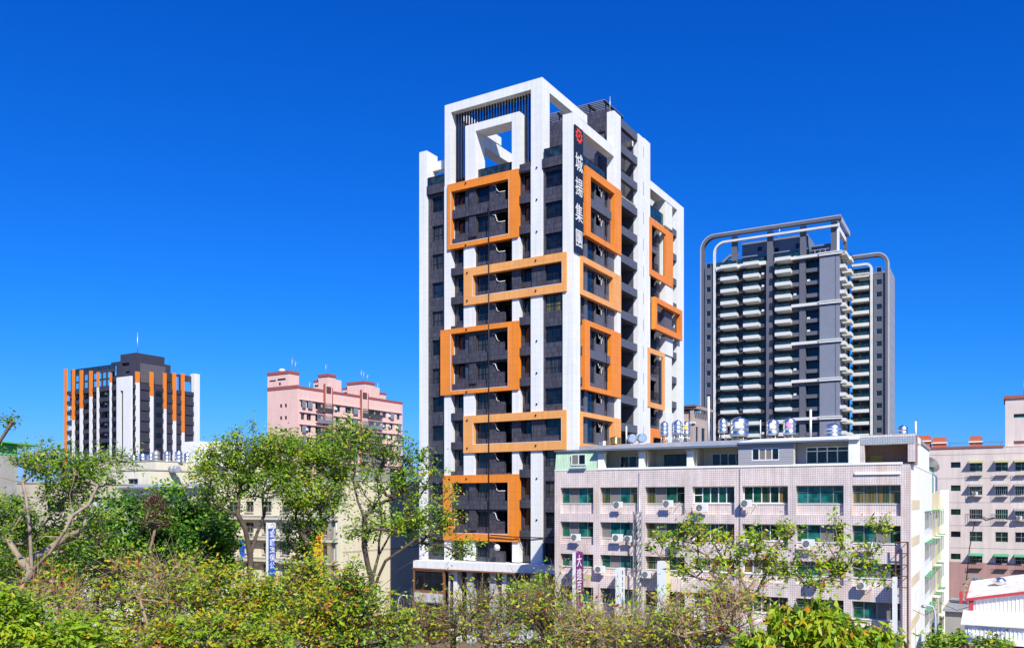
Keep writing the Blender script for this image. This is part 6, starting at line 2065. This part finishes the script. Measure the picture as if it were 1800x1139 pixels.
make_tree('twiggy_tree', 'brownish tree with yellow leaf tips below the yellow blade sign', foot(590, d),
          [blob(545, 1085, d, 60, 36, 1), blob(620, 1075, d, 60, 40, 1), blob(580, 1122, d, 80, 26, 1), blob(690, 1110, d, 40, 30, .6), blob(612, 1030, d, 26, 20, .4)], 12, leaf_yellow, bark_dark, 0.17, 220, 44, 0.5, 0.16, twig=0.65, tint=(0.52, 0.42), bare=0.25, extra_twigs=4)
d = 33
make_tree('sparse_tree', 'sparse tree with thin brown twigs in front of the tower shop front', foot(800, d),
          [blob(735, 1105, d, 45, 32, .8), blob(800, 1090, d, 50, 32, .9), blob(865, 1110, d, 55, 30, .9), blob(905, 1065, d, 36, 22, .4), blob(850, 1060, d, 26, 14, .2)], 13, leaf_autumn, bark, 0.165, 190, 20, 0.5, 0.15, twig=1.0, tint=(0.34, 0.36), bare=0.35, extra_twigs=5, tip_r=0.011)
d = 29
make_tree('sparse_tree', 'sparse yellow and brown tree below the purple blade sign', foot(1040, d),
          [blob(960, 1096, d, 45, 42, 1), blob(1030, 1116, d, 50, 34, 1), blob(1095, 1133, d, 55, 36, 1), blob(1000, 1143, d, 80, 28, 1), blob(930, 1058, d, 26, 18, .25), blob(985, 1050, d, 16, 12, .15)], 14, leaf_autumn, bark, 0.165, 190, 24, 0.52, 0.16, twig=1.0, tint=(0.40, 0.40), bare=0.3, extra_twigs=5, tip_r=0.011)
d = 27
make_tree('sparse_tree', 'brown twiggy tree with orange leaf tufts in front of the pink facade', foot(1200, d),
          [blob(1160, 1113, d, 40, 40, .9), blob(1215, 1128, d, 55, 36, 1), blob(1280, 1098, d, 45, 45, .9), blob(1150, 1148, d, 80, 22, .9), blob(1265, 1056, d, 40, 22, .3)], 15, leaf_autumn, bark, 0.165, 150, 22, 0.5, 0.14, twig=1.0, tint=(0.42, 0.38), bare=0.4, extra_twigs=5, tip_r=0.011)
d = 31
make_tree('wispy_tree', 'tall wispy tree with leaf tufts in front of the pink facade windows', foot(1330, d),
          [blob(1205, 938, d, 28, 16, .7), blob(1250, 965, d, 45, 26, .8), blob(1310, 955, d, 45, 30, .8), blob(1385, 935, d, 22, 18, .5), blob(1370, 985, d, 60, 35, .9), blob(1455, 970, d, 55, 40, .9), blob(1470, 925, d, 10, 8, .12), blob(1545, 935, d, 8, 22, .25), blob(1515, 985, d, 30, 40, .6), blob(1270, 1010, d, 45, 24, .5), blob(1430, 1020, d, 60, 28, .6), blob(1160, 970, d, 20, 22, .3), blob(1300, 1045, d, 50, 24, .5), blob(1210, 1000, d, 30, 22, .4)],
          16, leaf_yellow, bark, 0.19, 150, 36, 0.42, 0.075, twig=0.5, tint=(0.50, 0.34), bare=0.25, extra_twigs=3, tip_r=0.011)
d = 15.5
make_tree('big_leaf_tree', 'nearest tree with long drooping green and yellow leaves at lower right', foot(1420, d),
          [blob(1425, 1104, d, 72, 28, 1.2), blob(1350, 1142, d, 45, 22, .8), blob(1440, 1149, d, 85, 22, 1.2), blob(1540, 1142, d, 48, 20, .8)], 17, leaf_yellow, bark_dark, 0.20, 170, 52, 0.6, 0.10, twig=0.28, tint=(0.55, 0.38), droop=0.9, aspect=0.34, extra_twigs=3, single_leaves=300)
d = 24
make_tree('leafy_bush', 'small bush tip at the foot of the white end wall', foot(1660, d),
          [blob(1655, 1133, d, 35, 12, 1), blob(1760, 1136, d, 40, 8, .6)], 18, leaf_yellow, bark, 0.15, 34, 40, 0.4, 0.08, twig=0.35, tint=(0.4, 0.3), cat='bush')
d = 80
make_tree('street_tree', 'small green street tree right of the tower canopy', foot(935, d),
          [blob(925, 1050, d, 34, 24, 1), blob(955, 1030, d, 20, 18, .5)], 19, leaf_dark, bark_dark, 0.3, 80, 60, 0.5, 0.12, twig=0.6, tint=(0.6, 0.4))
d = 60
make_tree('street_tree', 'dark round tree behind the bushes below the blue blade sign', foot(505, d),
          [blob(480, 1085, d, 60, 34, 1), blob(560, 1060, d, 50, 34, .8)], 20, leaf_dark, bark_dark, 0.28, 130, 70, 0.5, 0.14, twig=0.7, tint=(0.4, 0.4))
d = 58
make_tree('street_tree', 'dark tree deep in the strip behind the left bushes', foot(60, d),
          [blob(40, 990, d, 60, 45, 1), blob(110, 985, d, 45, 45, .8), blob(20, 920, d, 40, 40, .5)], 21, leaf_mid, bark_dark, 0.25, 170, 70, 0.5, 0.16, twig=0.7, tint=(0.3, 0.3))

twig_bark = M('tan_twig_bark', (0.34, 0.235, 0.135), 0.85, var=0.25, scale=2.5)
# bare twigs of the winter trees standing out of the leaves
for i, (lab, px, d, bl) in enumerate((
        ('bare branched tree with pale forking twigs before the dense dark tree', 268, 27, [blob(225, 1000, 27, 40, 22, 1), blob(300, 1005, 27, 45, 20, 1), blob(265, 1045, 27, 40, 20, .6)]),
        ('bare pale twigs rising beside the leaning grey trunk', 85, 26, [blob(60, 1035, 26, 45, 26, 1), blob(120, 1060, 26, 40, 24, .8)]),
        ('bare pale twigs below the white blade sign', 1060, 25, [blob(1010, 1090, 25, 45, 36, 1), blob(1090, 1100, 25, 45, 36, 1)]),
        ('bare pale twigs reaching up before the middle of the pink facade', 1250, 25, [blob(1190, 1080, 25, 35, 50, 1), blob(1260, 1060, 25, 45, 50, 1), blob(1320, 1040, 25, 35, 40, .7)]))):
    make_tree('bare_tree', lab, foot(px, d), bl, 40 + i, leaf_autumn, twig_bark, 0.16, 40, 16, 0.5, 0.05, twig=0.8, tint=(0.6, 0.4), bare=0.4, extra_twigs=4, tip_r=0.008, rad_pow=0.6)
